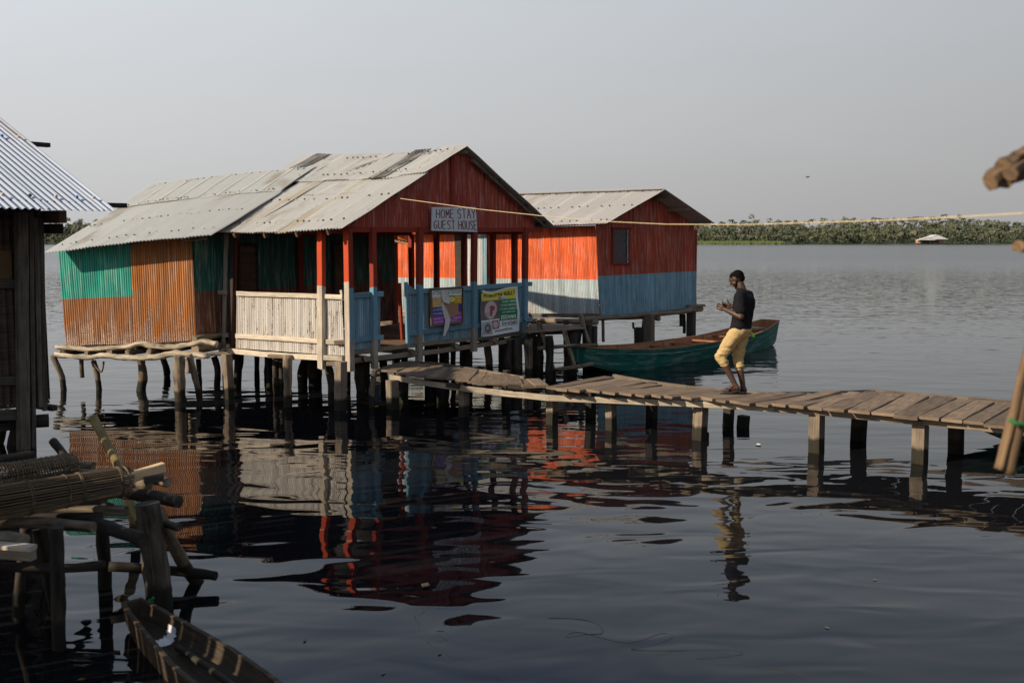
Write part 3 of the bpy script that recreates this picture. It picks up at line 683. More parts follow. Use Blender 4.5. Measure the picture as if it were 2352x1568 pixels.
# ------------------------------------------------------------------ orange house C
KC = 1.0
Cc = V((1.95, 22.5, 0)) * KC; C1 = V((4.62, 24.95, 0)) * KC; C0 = V((-3.9, 25.85, 0)) * KC
FO = Face(C0, Cc); FW = Face(Cc, C1)
oc = thing('stilt_house', 'bright orange and pale blue corrugated house with louvre window, beyond the guest house on stilts', 'house', (1.0, 25.0, 0))
mb = MB()
mb.corr(lambda k: (lambda q: FO.p(872 + (1378 - 872) * k, 711 + 15.5 * k))(k), lambda k: FO.p(872 + (1368 - 872) * k, 531 - 13 * k), FO.n, .045, .007, 6, tint=.6, wob=.005)
part(mb, 'wall', 'orange_wall', oc)
mb = MB()
def gtop(k):
    px = 1368 + (1594 - 1368) * k
    y = 517 + (445 - 517) * (k / .60) if k < .60 else 445 + (516 - 445) * ((k - .60) / .40)
    return FW.p(px, y)
mb.corr(lambda k: FW.p(1379 + (1600 - 1379) * k, 726.5 + (706 - 726.5) * k), gtop, FW.n, .045, .006, 6, tint=.5, wob=.004)
part(mb, 'wall', 'orange_gable', oc, 'shaded red over blue gable wall with window')
# back walls
cb0 = C0 + V((3.2, 3.0, 0)); cb1 = C1 + V((-.0, .0, 0))
BX = (C1 - Cc)
for a, b in ((C0, C0 + BX), (C0 + BX, C1)):
    mb = MB(); n_ = V(((b - a).y, -(b - a).x, 0)); mb.corr(ln(a + V((0, 0, .96)), b + V((0, 0, .96))), ln(a + V((0, 0, 2.93)), b + V((0, 0, 2.93))), n_, .045, .006, 2, tint=.5); part(mb, 'wall', 'orange_gable', oc)
# door of bare sheet in the lit wall
def FOq(px0, px1, yt, yb, off, mat, name, parent, pitch=.045):
    mb = MB(); mb.corr(ln(FO.p(px0, yb, off), FO.p(px1, yb, off)), ln(FO.p(px0, yt, off), FO.p(px1, yt, off)), FO.n, pitch, .007, 3, tint=.5, wob=.004); return part(mb, name, mat, parent)
mb = MB(); mb.quad(FO.p(1046, 712, .02), FO.p(1063, 712, .02), FO.p(1062, 536, .02), FO.p(1044, 536, .02)); part(mb, 'doorway', 'dark_wood', oc)
dr = FOq(1061, 1112, 536, 700, .06, 'silver_door', 'door', oc)
FOq(1108, 1118, 534, 690, .075, 'blue_sheet', 'door_edge', dr)
# window
wi = MB(); a0, a1, a2, a3 = FW.p(1407, 605, .02), FW.p(1445, 604, .02), FW.p(1444.5, 526, .02), FW.p(1407, 524, .02)
wi.beam(FW.p(1404, 605.5, .03), FW.p(1448, 605.5, .03), .05, .05); wi.beam(FW.p(1404, 524, .03), FW.p(1448, 525.5, .03), .05, .045)
wi.beam(FW.p(1407, 605, .03), FW.p(1407, 524, .03), .04, .05, up=FW.n); wi.beam(FW.p(1444, 605, .03), FW.p(1444, 525, .03), .04, .05, up=FW.n)
win = part(wi, 'window', 'red_dark', oc)
for k in range(5):
    y0, y1 = 604 - k * 15.6, 604 - (k + 1) * 15.6 + .6
    mb = MB(); mb.quad(FW.p(1408, y0, .01), FW.p(1442, y0, .01), FW.p(1442, y1, .035), FW.p(1408, y1, .035)); part(mb, 'louvre_pane', 'glass_dark', win)
mb = MB(); mb.beam(FW.p(1441.5, 603, .045), FW.p(1441.5, 527, .045), .025, .015, up=FW.n); part(mb, 'louvre_clip_strip', 'silver_door', win)
# roof C
Ev1 = FO.p(1392, 513, .40); Ev0 = FO.p(860, 535, .40); dC = (C1 - Cc).normalized()
Rg1 = FW.p(1527, 434.5, .55); Rg0 = Rg1 + (Ev0 - Ev1)
Er1 = FW.p(1642, 513, .55); Er0 = Er1 + (Ev0 - Ev1); 
Rg0.z = Rg1.z - .03; Er0.z = Er1.z
nC = (Rg1 - Ev1).cross(Ev0 - Ev1); nC = nC if nC.z > 0 else -nC; nC.normalize()
mb = MB()
for i in range(9):
    a, b = i / 9 - .003, (i + 1) / 9 + .01
    mb.corr(lambda k, a=a, b=b: Ev1.lerp(Ev0, a + (b - a) * k) + V((0, 0, R(-.004, .004))), lambda k, a=a, b=b: Rg1.lerp(Rg0, a + (b - a) * k), nC, .068, .013, 8, tint=R(.1, .7), wob=.008)
for v in (.08, .5, .93):
    for i in range(34):
        if R(0, 1) < .8: mb.ball(Ev1.lerp(Ev0, (i + R(.2, .8)) / 34).lerp(Rg1.lerp(Rg0, (i + .5) / 34), v) + V((0, 0, .03)), .024, 1, 5, (1, 1, .7))
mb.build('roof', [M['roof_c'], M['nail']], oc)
mb = MB(); nr = V((dC.x * .4, dC.y * .4, 1)).normalized(); mb.corr(ln(Rg1, Rg0), ln(Er1, Er0), nr, .068, .009, 5, tint=.4); part(mb, 'roof', 'roof_c', oc)
mb = MB(); mb.corr(ln(Rg1 + V((0, 0, .03)), Rg0 + V((0, 0, .03))), ln(Rg1 + (Ev1 - Rg1) * .07 + V((0, 0, .05)), Rg0 + (Ev0 - Rg0) * .07 + V((0, 0, .05))), nC, .068, .013, 2, tint=.1); part(mb, 'ridge_cap', 'roof_c', oc)
LC = (Ev0 - Ev1).normalized()
for k in (.12, .5, .93):
    mb = MB(); a = Rg1.lerp(Er1, k) + V((0, 0, -.06)) - LC * -.02; mb.beam(a, a + LC * 2.0, .05, .07); part(mb, 'purlin', 'grey_wood', oc)
for k in (.1, .6):
    mb = MB(); a = Ev1.lerp(Rg1, k) + V((0, 0, -.06)); mb.beam(a + LC * .05, a + LC * 2.0, .05, .07); part(mb, 'purlin', 'grey_wood', oc)
# under C
def zd(x, y): return ((1950 + x / 3.92) / 1.7415, (1150 + y / 3.92) / 1.7415)
def z4(x, y): return ((2050 + x / 1.96) / 1.7415, (700 + y / 1.96) / 1.7415)
mb = MB(); mb.beam(FO.p(*zd(660, 437), .08), FO.p(*zd(1765, 437), .08), .08, .09); part(mb, 'sill_beam', 'grey_wood', oc)
mb = MB(); mb.log([FO.p(*zd(500, 520), .30), FO.p(*zd(1100, 525), .30), FO.p(*zd(1725, 540), .32)], .062, .068, rough=.08); part(mb, 'floor_log', 'grey_wood', oc)
mb = MB(); mb.log([FW.p(*zd(1500, 492), .12), FW.p(*zd(1800, 480), .12), FW.p(*zd(2156, 450), .12), FW.p(1560, 716, .14), FW.p(1612, 709, .2)], .055, .06, rough=.15); part(mb, 'floor_log', 'grey_wood', oc)
mb = MB(); mb.log([FW.p(*z4(700, 1118), .05), FW.p(*z4(1060, 1110), .08), FW.p(*z4(1150, 1128), .3)], .06, rough=.15); part(mb, 'floor_log', 'bark', oc)
mb = MB(); mb.beam(FW.p(1580, 703, .1), FW.p(1617, 701, .25), .12, .06); part(mb, 'floor_log', 'grey_wood', oc)
mb = MB()
for k in range(26):
    a = C0.lerp(Cc, (k + .5) / 26); mb.beam(a + V((0, 0, .90)), a + BX + V((0, 0, .92)), .22, .04)
part(mb, 'floor', 'dark_wood', oc)
def P3(pts, r, mat='dark_bark', sq=False, **k):
    mb = MB(); pile(mb, pts, r, square=sq, **k); return mb.build('pile', M[mat], oc)
for pts, r, m_, sq in (([(1349, 745), (1349, 850)], .075, 'dark_wood', True), ([(1362, 748), (1362, 845)], .07, 'dark_wood', True), ([(1491, 722), (1491, 812)], .10, 'grey_wood', True),
                    ([(1588, 712), (1587, 798)], .09, 'dark_wood', True), ([(1330, 748), (1325, 790), (1313, 815), (1308, 838)], .07, 'dark_bark', False), ([(1468, 752), (1468, 812)], .09, 'dark_wood', True)):
    P3(pts, r, m_, sq)
for x0, y0, x1, y1, r in ((1810, 520, 1815, 850, .035),):
    mb = MB(); mb.log([FW.p(*zd(x0, y0), .1), FW.p(*zd(x1, y1), .1)], r); part(mb, 'hanging_stub', 'bark', oc)
for x0, y0, x1, y1, r in ((1325, 1090, 1322, 1185, .05), (1345, 1090, 1347, 1240, .04), (945, 1155, 948, 1205, .025), (1035, 1120, 1022, 1290, .05)):
    mb = MB(); mb.log([FW.p(*z4(x0, y0), -.1), FW.p(*z4(x1, y1), -.1)], r); part(mb, 'hanging_stub', 'dark_bark', oc)
# cluttered logs under the lit wall behind the doorway
for k in range(5):
    mb = MB(); mb.log([FO.p(860, 722 + k * 9, .3 + .12 * k), FO.p(1010, 726 + k * 9, .3 + .15 * k)], .06, rough=.2); part(mb, 'floor_log', 'bark' if k % 2 else 'grey_wood', oc)
mb = MB(); mb.beam(FO.p(870, 713, .12), FO.p(1215, 723, .12), .06, .08); part(mb, 'sill_beam', 'pale_wood', oc)
for x in (905, 980, 1060, 1150, 1240, 1300):
    P3([(x, 735), (x + 2, 800 + (x - 900) * .06)], .07, 'dark_bark')
# ------------------------------------------------------------------ landing between the houses
ld = thing('landing_deck', 'small plank landing on posts between guest house and orange house', 'deck', at(1275, 860, 0))
mb = MB(); fa, fb, nb_, na = at(1219, 744, .92), at(1332, 748.5, .92), at(1337, 753, .92), at(1205, 764, .92)
for k in range(8):
    u0, u1 = k / 8 + .004, (k + 1) / 8 - .004; u = (u0 + u1) / 2
    a, b = fa.lerp(na, u), fb.lerp(nb_, u); mb.beam(a, b, (fa - na).length / 8 - .01, .03)
part(mb, 'deck', 'grey_wood', ld)
mb = MB(); mb.beam(at(1218, 764, .85) + V((0, .1, 0)), at(1342, 758, .86), .07, .12); part(mb, 'beam', 'dark_wood', ld)
mb = MB(); mb.beam(at(1225, 752, .85), at(1342, 750, .85), .06, .10); part(mb, 'beam', 'grey_wood', ld)
for pts, r in (([zd(970, 755), zd(975, 1000), zd(960, 1440)], .075), ([zd(1330, 700), zd(1325, 1360)], .10), ([zd(1430, 700), zd(1400, 900), zd(1290, 1100), zd(1240, 1245)], .06)):
    mb = MB(); pile(mb, pts, r, rough=.12); part(mb, 'post', 'dark_wood' if r == .10 else 'dark_bark', ld)
lad = thing('ladder', 'crooked pole ladder of round sticks leaning into the water beside the landing', 'ladder', at(*zd(1040, 1420), 0))
Yl = at(*zd(1040, 1420), 0).y
for pts in ([(800, 545), (850, 700), (930, 940), (1000, 1180), (1040, 1340), (1045, 1440)], [(1200, 670), (1260, 900), (1330, 1130), (1400, 1330)]):
    mb = MB(); mb.log([atY(*zd(*q), Yl) for q in pts], .05, .045, rough=.12); part(mb, 'rail', 'bark', lad)
mb = MB(); mb.log([atY(*zd(785, 955), Yl - .06), atY(*zd(1250, 915), Yl - .06), atY(*zd(1725, 895), Yl + .1)], .040, .03); part(mb, 'rung', 'bark', lad)
mb = MB(); mb.log([atY(*zd(925, 1300), Yl - .06), atY(*zd(1250, 1265), Yl - .06), atY(*zd(1660, 1190), Yl + .1)], .045, .04); part(mb, 'rung', 'bark', lad)
mb = MB(); mb.log([atY(*zd(1460, 420), Yl + .9), atY(*zd(1530, 700), Yl + .7), atY(*zd(1600, 880), Yl + .5)], .05, .04); ps = part(mb, 'leaning_pole', 'bark', None)
tag(ps, 'brown round pole leaning on the corner of the orange house above the boat bow', 'pole')
# ropes on the guest house corner post
mb = MB(); mb.log([FF.p(1200, 733, .12), FF.p(1206, 738, .14), FF.p(1213, 740, .1)], .012, n=5); mb.log([FF.p(1211, 738, .12), FF.p(1222, 760, .1), atY(1248, 790, 19.5), atY(1262, 806, 19.8), atY(1290, 810, 19.8), atY(1330, 795, 20)], .008, n=5)
tag(part(mb, 'mooring_rope', 'dark_wood', None), 'thin dark mooring line sagging from blue corner post to the boat bow', 'rope')
mb = MB()
for k in range(5):
    x = R(1203, 1210); mb.log([FF.p(x, 738, .13), FF.p(x + R(-2, 3), 760, .16), FF.p(x + R(-4, 4), 780 + R(0, 12), .14)], .010, n=5, rough=.4)
tag(part(mb, 'twine', 'twine_blue', None), 'frayed blue twine hanging from the blue corner post', 'twine')
# ------------------------------------------------------------------ signs
def patch(mb, fn, u0, u1, v0, v1, off, mi=0, nu=1, nv=1):
    base = len(mb.v)
    for i in range(nu + 1):
        for k in range(nv + 1): mb.v.append(fn(u0 + (u1 - u0) * i / nu, v0 + (v1 - v0) * k / nv, off))
    for i in range(nu):
        for k in range(nv):
            a = base + i * (nv + 1) + k; b = a + nv + 1
            mb.face((a, b, b + 1, a + 1), [(i, k), (i + 1, k), (i + 1, k + 1), (i, k + 1)], mi, .5, True)
def bil(face, tl, tr, br, bl, extra=None):
    a, b, c, d = face.p(*bl), face.p(*br), face.p(*tr), face.p(*tl)
    def fn(u, v, off):
        e = extra(u, v) if extra else (0, 0)
        return a.lerp(b, u).lerp(d.lerp(c, u), v) + face.n * (off + e[0]) + V((0, 0, e[1]))
    return fn
def lettering(fn, txt, u0, v0, w_, h_, off, mat, parent, shear=0.0, bold=0.0, slope=0.0):
    cu = bpy.data.curves.new('lettering', 'FONT'); cu.body = txt; cu.resolution_u = 3; cu.offset = bold; cu.shear = shear
    o = bpy.data.objects.new('lettering', cu); COL.objects.link(o); bpy.context.view_layer.update()
    me = bpy.data.meshes.new_from_object(o.evaluated_get(bpy.context.evaluated_depsgraph_get()))
    bpy.data.objects.remove(o)
    xs = [v.co.x for v in me.vertices]; ys = [v.co.y for v in me.vertices]
    x0, x1, y0, y1 = min(xs), max(xs), min(ys), max(ys)
    for v in me.vertices:
        a = (v.co.x - x0) / (x1 - x0); b = (v.co.y - y0) / (y1 - y0)
        v.co = fn(u0 + a * w_, v0 + b * h_ + a * slope, off)
    me.materials.clear(); me.materials.append(M[mat]); me.name = 'lettering'
    o = bpy.data.objects.new('lettering', me); COL.objects.link(o); o.parent = parent; o.matrix_parent_inverse = Matrix.Translation(-V(parent.location)); return o
STROKE = {'H': [[(0, 0), (0, 1)], [(1, 0), (1, 1)], [(0, .5), (1, .52)]], 'O': [[(.5, 1), (.1, .8), (0, .45), (.15, .1), (.5, 0), (.85, .1), (1, .5), (.9, .85), (.5, 1)]],
 'M': [[(0, 0), (.08, 1), (.5, .35), (.92, 1), (1, 0)]], 'E': [[(.9, 1), (0, 1), (0, 0), (.95, 0)], [(0, .52), (.75, .54)]], 'S': [[(.95, .85), (.6, 1), (.15, .9), (.1, .65), (.85, .4), (.9, .12), (.5, 0), (.05, .12)]],
 'T': [[(.5, 0), (.5, 1)], [(0, 1), (1, 1)]], 'A': [[(0, 0), (.5, 1), (1, 0)], [(.2, .38), (.8, .38)]], 'Y': [[(0, 1), (.5, .5), (1, 1)], [(.5, .5), (.5, 0)]],
 'G': [[(.95, .9), (.5, 1), (.1, .75), (.05, .3), (.4, 0), (.9, .1), (.9, .45), (.55, .45)]], 'U': [[(0, 1), (.05, .2), (.4, 0), (.85, .1), (1, .3), (1, 1)]]}
def strokes(mb, fn, word, u0, u1, v0, v1, off, wd):
    n = len(word); cw = (u1 - u0) / n
    for i, ch in enumerate(word):
        if ch == ' ': continue
        for line in STROKE[ch]:
            pts = [(u0 + cw * (i + .08 + .72 * x), v0 + (v1 - v0) * y) for x, y in line]
            for (xa, ya), (xb, yb) in zip(pts, pts[1:]):
                dx, dy = xb - xa, (yb - ya); L = math.hypot(dx, dy) or 1; nx, ny = -dy / L * wd, dx / L * wd * 1.7
                ex, ey = dx / L * wd * .5, dy / L * wd * .5
                mb.quad(fn(xa - nx - ex, ya - ny - ey, off), fn(xb - nx + ex, yb - ny + ey, off), fn(xb + nx + ex, yb + ny + ey, off), fn(xa + nx - ex, ya + ny - ey, off))
fs = bil(FF, (981, 476), (1081, 476), (1085, 533), (980, 530))
sg = thing('name_board', 'white hand lettered HOME STAY GUEST HOUSE board on the red gable', 'sign', fs(.5, 0, .1))
mb = MB(); a, b, c, d = [fs(u, v, .115) for u, v in ((0, 0), (1, 0), (1, 1), (0, 1))]; e = [q - FF.n * .02 for q in (a, b, c, d)]
mb.quad(a, b, c, d); mb.quad(e[1], e[0], e[3], e[2]); mb.quad(e[0], e[1], b, a); mb.quad(d, c, e[2], e[3]); mb.quad(e[0], a, d, e[3]); mb.quad(b, e[1], e[2], c)
part(mb, 'board', 'white_old', sg)
mb = MB(); strokes(mb, fs, 'HOME', .08, .50, .54, .90, .119, .0085); strokes(mb, fs, 'STAY', .55, 1.0, .54, .92, .119, .0085)
strokes(mb, fs, 'GUEST', .03, .51, .09, .44, .119, .0085); strokes(mb, fs, 'HOUSE', .57, 1.01, .09, .45, .119, .0085); part(mb, 'lettering', 'letter_red', sg)
# attention poster
fp = bil(FF, (980, 664.5), (1054, 660.5), (1054, 740), (983, 747.5))
po = thing('notice_board', 'torn ATTENTION notice in a wooden frame on the blue railing', 'sign', fp(.5, 0, .08))
mb = MB(); patch(mb, fp, 0, 1, 0, 1, .075); part(mb, 'backing', 'plywood', po)
mb = MB()
for (a, b) in (((0, 0), (1, 0)), ((1, 0), (1, 1)), ((1, 1), (0, 1)), ((0, 1), (0, 0))): mb.beam(fp(*a, .08), fp(*b, .08), .03, .03, up=FF.n)
part(mb, 'frame', 'brown_wood', po)
mb = MB()
patch(mb, fp, .05, .97, .80, .97, .083, 0); patch(mb, fp, .05, .40, .72, .80, .083, 5)
patch(mb, fp, .05, .40, .50, .74, .083, 1); patch(mb, fp, .74, .97, .56, .80, .083, 1)
patch(mb, fp, .05, .40, .25, .50, .083, 2); patch(mb, fp, .88, .97, .32, .55, .083, 2)
patch(mb, fp, .05, .45, .03, .25, .083, 3); patch(mb, fp, .50, .97, .05, .18, .083, 3); mb.poly([fp(.5, .17, .083), fp(.97, .17, .083), fp(.97, .29, .083), fp(.8, .24, .083), fp(.7, .18, .083)], 3)
mb.poly([fp(.55, .74, .086), fp(.66, .77, .086), fp(.78, .72, .086), fp(.72, .62, .086), fp(.62, .60, .086)], 4)
mb.build('poster_sheet', [M[k] for k in ('ink_white', 'ink_orange', 'ink_blue', 'ink_magenta', 'ink_yellow', 'ink_pink')], po)
for t_, u, v, w_, h_, m_ in (('ATTEN', .06, .84, .24, .12, 'ink_green'), ('N!! ATTENTION!!', .42, .84, .53, .12, 'ink_green'), ('ALL VISITO', .06, .67, .27, .045, 'ink_white'), ('NZULEZO', .06, .60, .25, .045, 'ink_white'), ('PHOTOGRA', .06, .53, .29, .045, 'ink_white'),
    ('TO VISIT', .78, .71, .18, .045, 'ink_white'), ('FOR', .82, .63, .1, .045, 'ink_white'), ('WILL', .60, .64, .12, .05, 'ink_white'), ('ALL VISITORS', .06, .40, .28, .06, 'ink_white'), ('WITH CAMERA', .06, .29, .28, .06, 'ink_white'), ('FAILURE TO', .06, .16, .30, .04, 'ink_white'), ('WILL HAVE', .06, .07, .30, .04, 'ink_white'),
    ('INFORMATION', .70, .14, .26, .04, 'ink_white'), ('CONFISCATED', .52, .07, .28, .045, 'ink_white')):
    lettering(fp, t_, u, v, w_, h_, .089, m_, po)
mb = MB()
mb.poly([fp(.30, .98, .09), fp(.42, .97, .10), fp(.52, .83, .13), fp(.54, .72, .12), (fp(.49, .58, .15)), fp(.34, .63, .12), fp(.33, .70, .1)])
mb.poly([fp(.30, .60, .09), fp(.34, .64, .1), fp(.44, .40, .13), fp(.52, .16, .14), fp(.46, -.06, .15), fp(.36, -.30, .13), fp(.30, -.32, .12), fp(.34, -.10, .12), fp(.40, .13, .11), fp(.37, .22, .1)])
part(mb, 'torn_flap', 'tear', po)
# food banner
def sagb(u, v):
    top = max(0, (v - .75) / .25); s = -.075 * math.exp(-((u - .30) / .28) ** 2) * top
    return (.018 * math.sin(u * 7 + v * 3) * (1 if .02 < u < .98 else .3) + .012 * math.sin(v * 9 + u * 4), s)
fb = bil(FF, (1094, 662), (1180, 657), (1184, 760), (1095, 773.5), sagb)
bn = thing('banner', 'printed food banner reading POINT N KILL tied to the blue railing', 'banner', fb(.5, 0, .11))
mb = MB(); patch(mb, fb, 0, 1, 0, 1, .10, 0, 20, 14); mb.build('banner_sheet', M['ink_white'], bn)
mb = MB(); patch(mb, fb, .0, .92, .74, .965, .104, 0, 16, 5)
def skew(f, k): return lambda u, v, off: f(u + k * (v - .5), v, off)
patch(mb, fb, .50, .92, .29, .745, .105, 1, 8, 8); patch(mb, fb, 0, .52, .34, .74, .1045, 2, 8, 8)
patch(mb, fb, .01, .25, .04, .31, .105, 3, 4, 4); patch(mb, fb, .27, .47, .13, .31, .105, 4, 4, 4)
def disc(cu, cv, ru, rv, off, mi, n=18):
    mb.poly([fb(cu + ru * math.cos(2 * math.pi * k / n), cv + rv * math.sin(2 * math.pi * k / n), off) for k in range(n)], mi)
disc(.25, .54, .17, .19, .1075, 5); disc(.22, .50, .12, .11, .11, 3); disc(.28, .57, .08, .06, .1125, 4); disc(.26, .49, .04, .08, .1135, 4); disc(.14, .17, .08, .10, .109, 2); disc(.36, .22, .08, .07, .109, 3)
patch(mb, fb, .49, .94, .165, .285, .1065, 6, 6, 2); patch(mb, fb, .50, .93, .172, .278, .109, 0 + 7, 6, 2)
patch(mb, fb, .45, .65, .752, .82, .1075, 7, 4, 2); patch(mb, fb, .46, .52, .757, .815, .1095, 8, 2, 2)
mb.build('print', [M[k] for k in ('ink_yellow', 'ink_green', 'ink_brown', 'ink_grey', 'ink_food', 'ink_pink', 'twine_blue', 'ink_white', 'ink_blue')], bn)
for t_, u, v, w_, h_, m_, sh, bd in (("POINT'N KILL", .05, .83, .78, .09, 'ink_black', .2, .02), ('!!', .85, .85, .05, .07, 'letter_red', 0, .01), ('f', .475, .765, .025, .043, 'ink_white', 0, .02), ('Find us on', .53, .79, .10, .02, 'ink_blue', 0, 0), ('Facebook', .53, .762, .11, .024, 'ink_blue', 0, 0),
    ('TILAPIA - BANKU', .53, .67, .37, .045, 'ink_white', 0, .01), ('CATFISH PEPPER SOUP', .50, .59, .42, .045, 'ink_white', 0, .01), ('CATFISH BARBECUE', .49, .51, .43, .045, 'ink_white', 0, .01), ('KOFI AMBOUE RD', .55, .445, .30, .035, 'ink_white', 0, .01),
    ('ESSIAMA', .53, .31, .36, .09, 'ink_white', 0, .03), ('0241433682', .55, .185, .36, .07, 'ink_black', 0, .01), ('www.pointnkill.com', .31, .05, .50, .075, 'ink_black', .1, .01)):
    lettering(fb, t_, u, v, w_, h_, .114, m_, bn, sh, bd)
mb = MB()
for u, v in ((.01, .99), (.99, .99), (.99, .01), (.02, .02)):
    mb = MB(); p = fb(u, v, .11); mb.log([p, p + V((R(-.03, .03), -.02, -.06)), p + V((R(-.03, .03), -.02, -.13 if v < .5 else -.04))], .006, n=5, rough=.3); mb.ball(p, .012, 0, 5); part(mb, 'tie_string', 'twine_green', bn)
# ------------------------------------------------------------------ boardwalk
ZD = .60
PAIRS1 = [((866, 845), (928, 831)), ((960, 860), (1000, 836)), ((1050, 869.5), (1075, 848.5)), ((1130, 876.5), (1140, 859)), ((1200, 881.5), (1190, 867.5)), ((1262, 886), (1240, 873))]
PAIRS2 = [((1252, 886.5), (1393, 862)), ((1340, 894), (1455, 873.5)), ((1460, 902), (1560, 888)), ((1560, 908.5), (1660, 898)), ((1640, 915.5), (1745, 903.5)), ((1729, 924), (1860, 902)), ((1890, 934), (1986, 897.5)),
          ((2003, 943), (2080, 905)), ((2112, 953), (2197, 914)), ((2313, 975), (2385, 929)), ((2620, 1008), (2660, 955)), ((2950, 1040), (2960, 985))]
bw = thing('boardwalk', 'weathered plank boardwalk on square posts curving over the water', 'boardwalk', at(1700, 960, 0))
mb = MB()
for PR, zz in ((PAIRS1, ZD), (PAIRS2, ZD + .012)):
    pr = [(at(*a, zz), at(*b, zz)) for a, b in PR]
    for i in range(len(pr) - 1):
        (n0, f0), (n1, f1) = pr[i], pr[i + 1]
        L = ((n1 - n0).length + (f1 - f0).length) / 2; cnt = max(1, round(L / .235))
        for k in range(cnt):
            u = (k + .5) / cnt; a = n0.lerp(n1, u); b = f0.lerp(f1, u + R(-.06, .06) / cnt); d = (a - b).normalized(); side = V((-d.y, d.x, 0))
            wd = L / cnt - R(.006, .022)
            z_ = R(-.010, .008)
            mb.beam(a + d * R(-.03, .08) + V((0, 0, z_ - .02)), b - d * R(-.06, .08) + V((0, 0, z_ - .02 + R(-.012, .02))), wd, .036, jit=.006, ch=.009, taper=R(.9, 1.05))
wb = mb.build('deck', M['deck_wood'], bw)
NB = [(897, 866), (1045, 889), (1150, 902), (1256, 913.5), (1450, 921), (1636, 929), (1770, 938), (1890, 946), (2003, 957), (2112, 967), (2313, 987), (2620, 1022), (2900, 1050)]
def nearY(px):
    L_ = [a for a, b in PAIRS1[:-1]] + [a for a, b in PAIRS2]
    for (x0, y0), (x1, y1) in zip(L_, L_[1:]):
        if x0 <= px <= x1:
            y = y0 + (y1 - y0) * (px - x0) / (x1 - x0); return at(px, y, ZD).y + .05
    return at(px, L_[-1][1], ZD).y
NP = [atY(x, y, nearY(x)) for x, y in NB]
for i in range(len(NP) - 1):
    mb = MB(); mb.beam(NP[i], NP[i + 1] + (NP[i + 1] - NP[i]).normalized() * .05, .05, .085, tint=R(.6, 1)); part(mb, 'beam', 'beam_wood' if NB[i][0] < 1700 else 'grey_wood', bw)
fr = [at(*b, ZD - .085) for a, b in PAIRS1[:5]] ; fr2 = [at(*b, ZD - .085) for a, b in PAIRS2]
for ch_ in (fr, fr2):
    for p, q in zip(ch_, ch_[1:]):
        d = V((.1, -.14, 0)); mb = MB(); mb.beam(p + d, q + d, .05, .08); part(mb, 'beam', 'grey_wood', bw)
for x, yw, r in ((905, 939, .075), (1063, 957, .06), (1267, 974, .065), (1405, 987, .06), (1604, 1009, .075), (1877, 1038, .075), (2115, 1063, .075), (2480, 1115, .08)):
    Y = at(x, yw, 0).y; top = NP[0].z if x < 950 else ZD - .06
    b = at(x, yw, 0); mb = MB(); lean = R(-.03, .03); mb.beam(b + V((0, 0, -.4)), V((b.x + lean, b.y, top - .02)), r * 2, r * 2, up=V((.70, .714, 0)), tint=R(.5, 1)); part(mb, 'post', 'grey_wood', bw)
for x, yw, r in ((925, 925, .06), (1013, 925, .05), (1158, 925, .05), (1358, 958, .06), (1497, 960, .065), (1669, 978, .06), (1970, 1010, .08), (2198, 1040, .075), (2440, 1062, .07)):
    b = at(x, yw, 0); mb = MB(); mb.beam(b + V((0, 0, -.4)), V((b.x + R(-.03, .06), b.y, ZD - .06)), r * 2, r * 2, up=V((.70, .714, 0)), tint=R(0, .4)); part(mb, 'post', 'dark_wood', bw)
for x, y in ((1064, 888), (1206, 891)):
    mb = MB(); a = atY(x - 40, y - 4, nearY(x) + .02); b = atY(x + 40, y + 3, nearY(x) + .02); mb.beam(a, b, .04, .07); part(mb, 'packing_board', 'dark_wood', bw)
for x, y in ((2125, 969), (1470, 912), (1320, 905)):
    mb = MB(); a = atY(x - 26, y - 1, nearY(x) + .03); b = atY(x + 30, y + 3, nearY(x) + .06); mb.beam(a, b, .1, .05); part(mb, 'packing_board', 'grey_wood', bw)
# stump and twig
st = MB(); b = at(1704, 981, 0); st.beam(b + V((0, 0, -.3)), b + V((.02, 0, .17)), .135, .135, up=V((.70, .714, 0)), tint=.1)
tag(part(st, 'stump', 'dark_wood', None), 'dark sawn off square post stump standing alone in the water behind the boardwalk', 'stump')
mb = MB(); b = at(1624, 1008, 0); mb.log([b + V((0, 0, -.1)), b + V((.01, 0, .05)), b + V((0, 0, .09))], .018); tag(part(mb, 'twig', 'dark_bark', None), 'short dark twig poking out of the water beside a lit boardwalk post', 'twig')
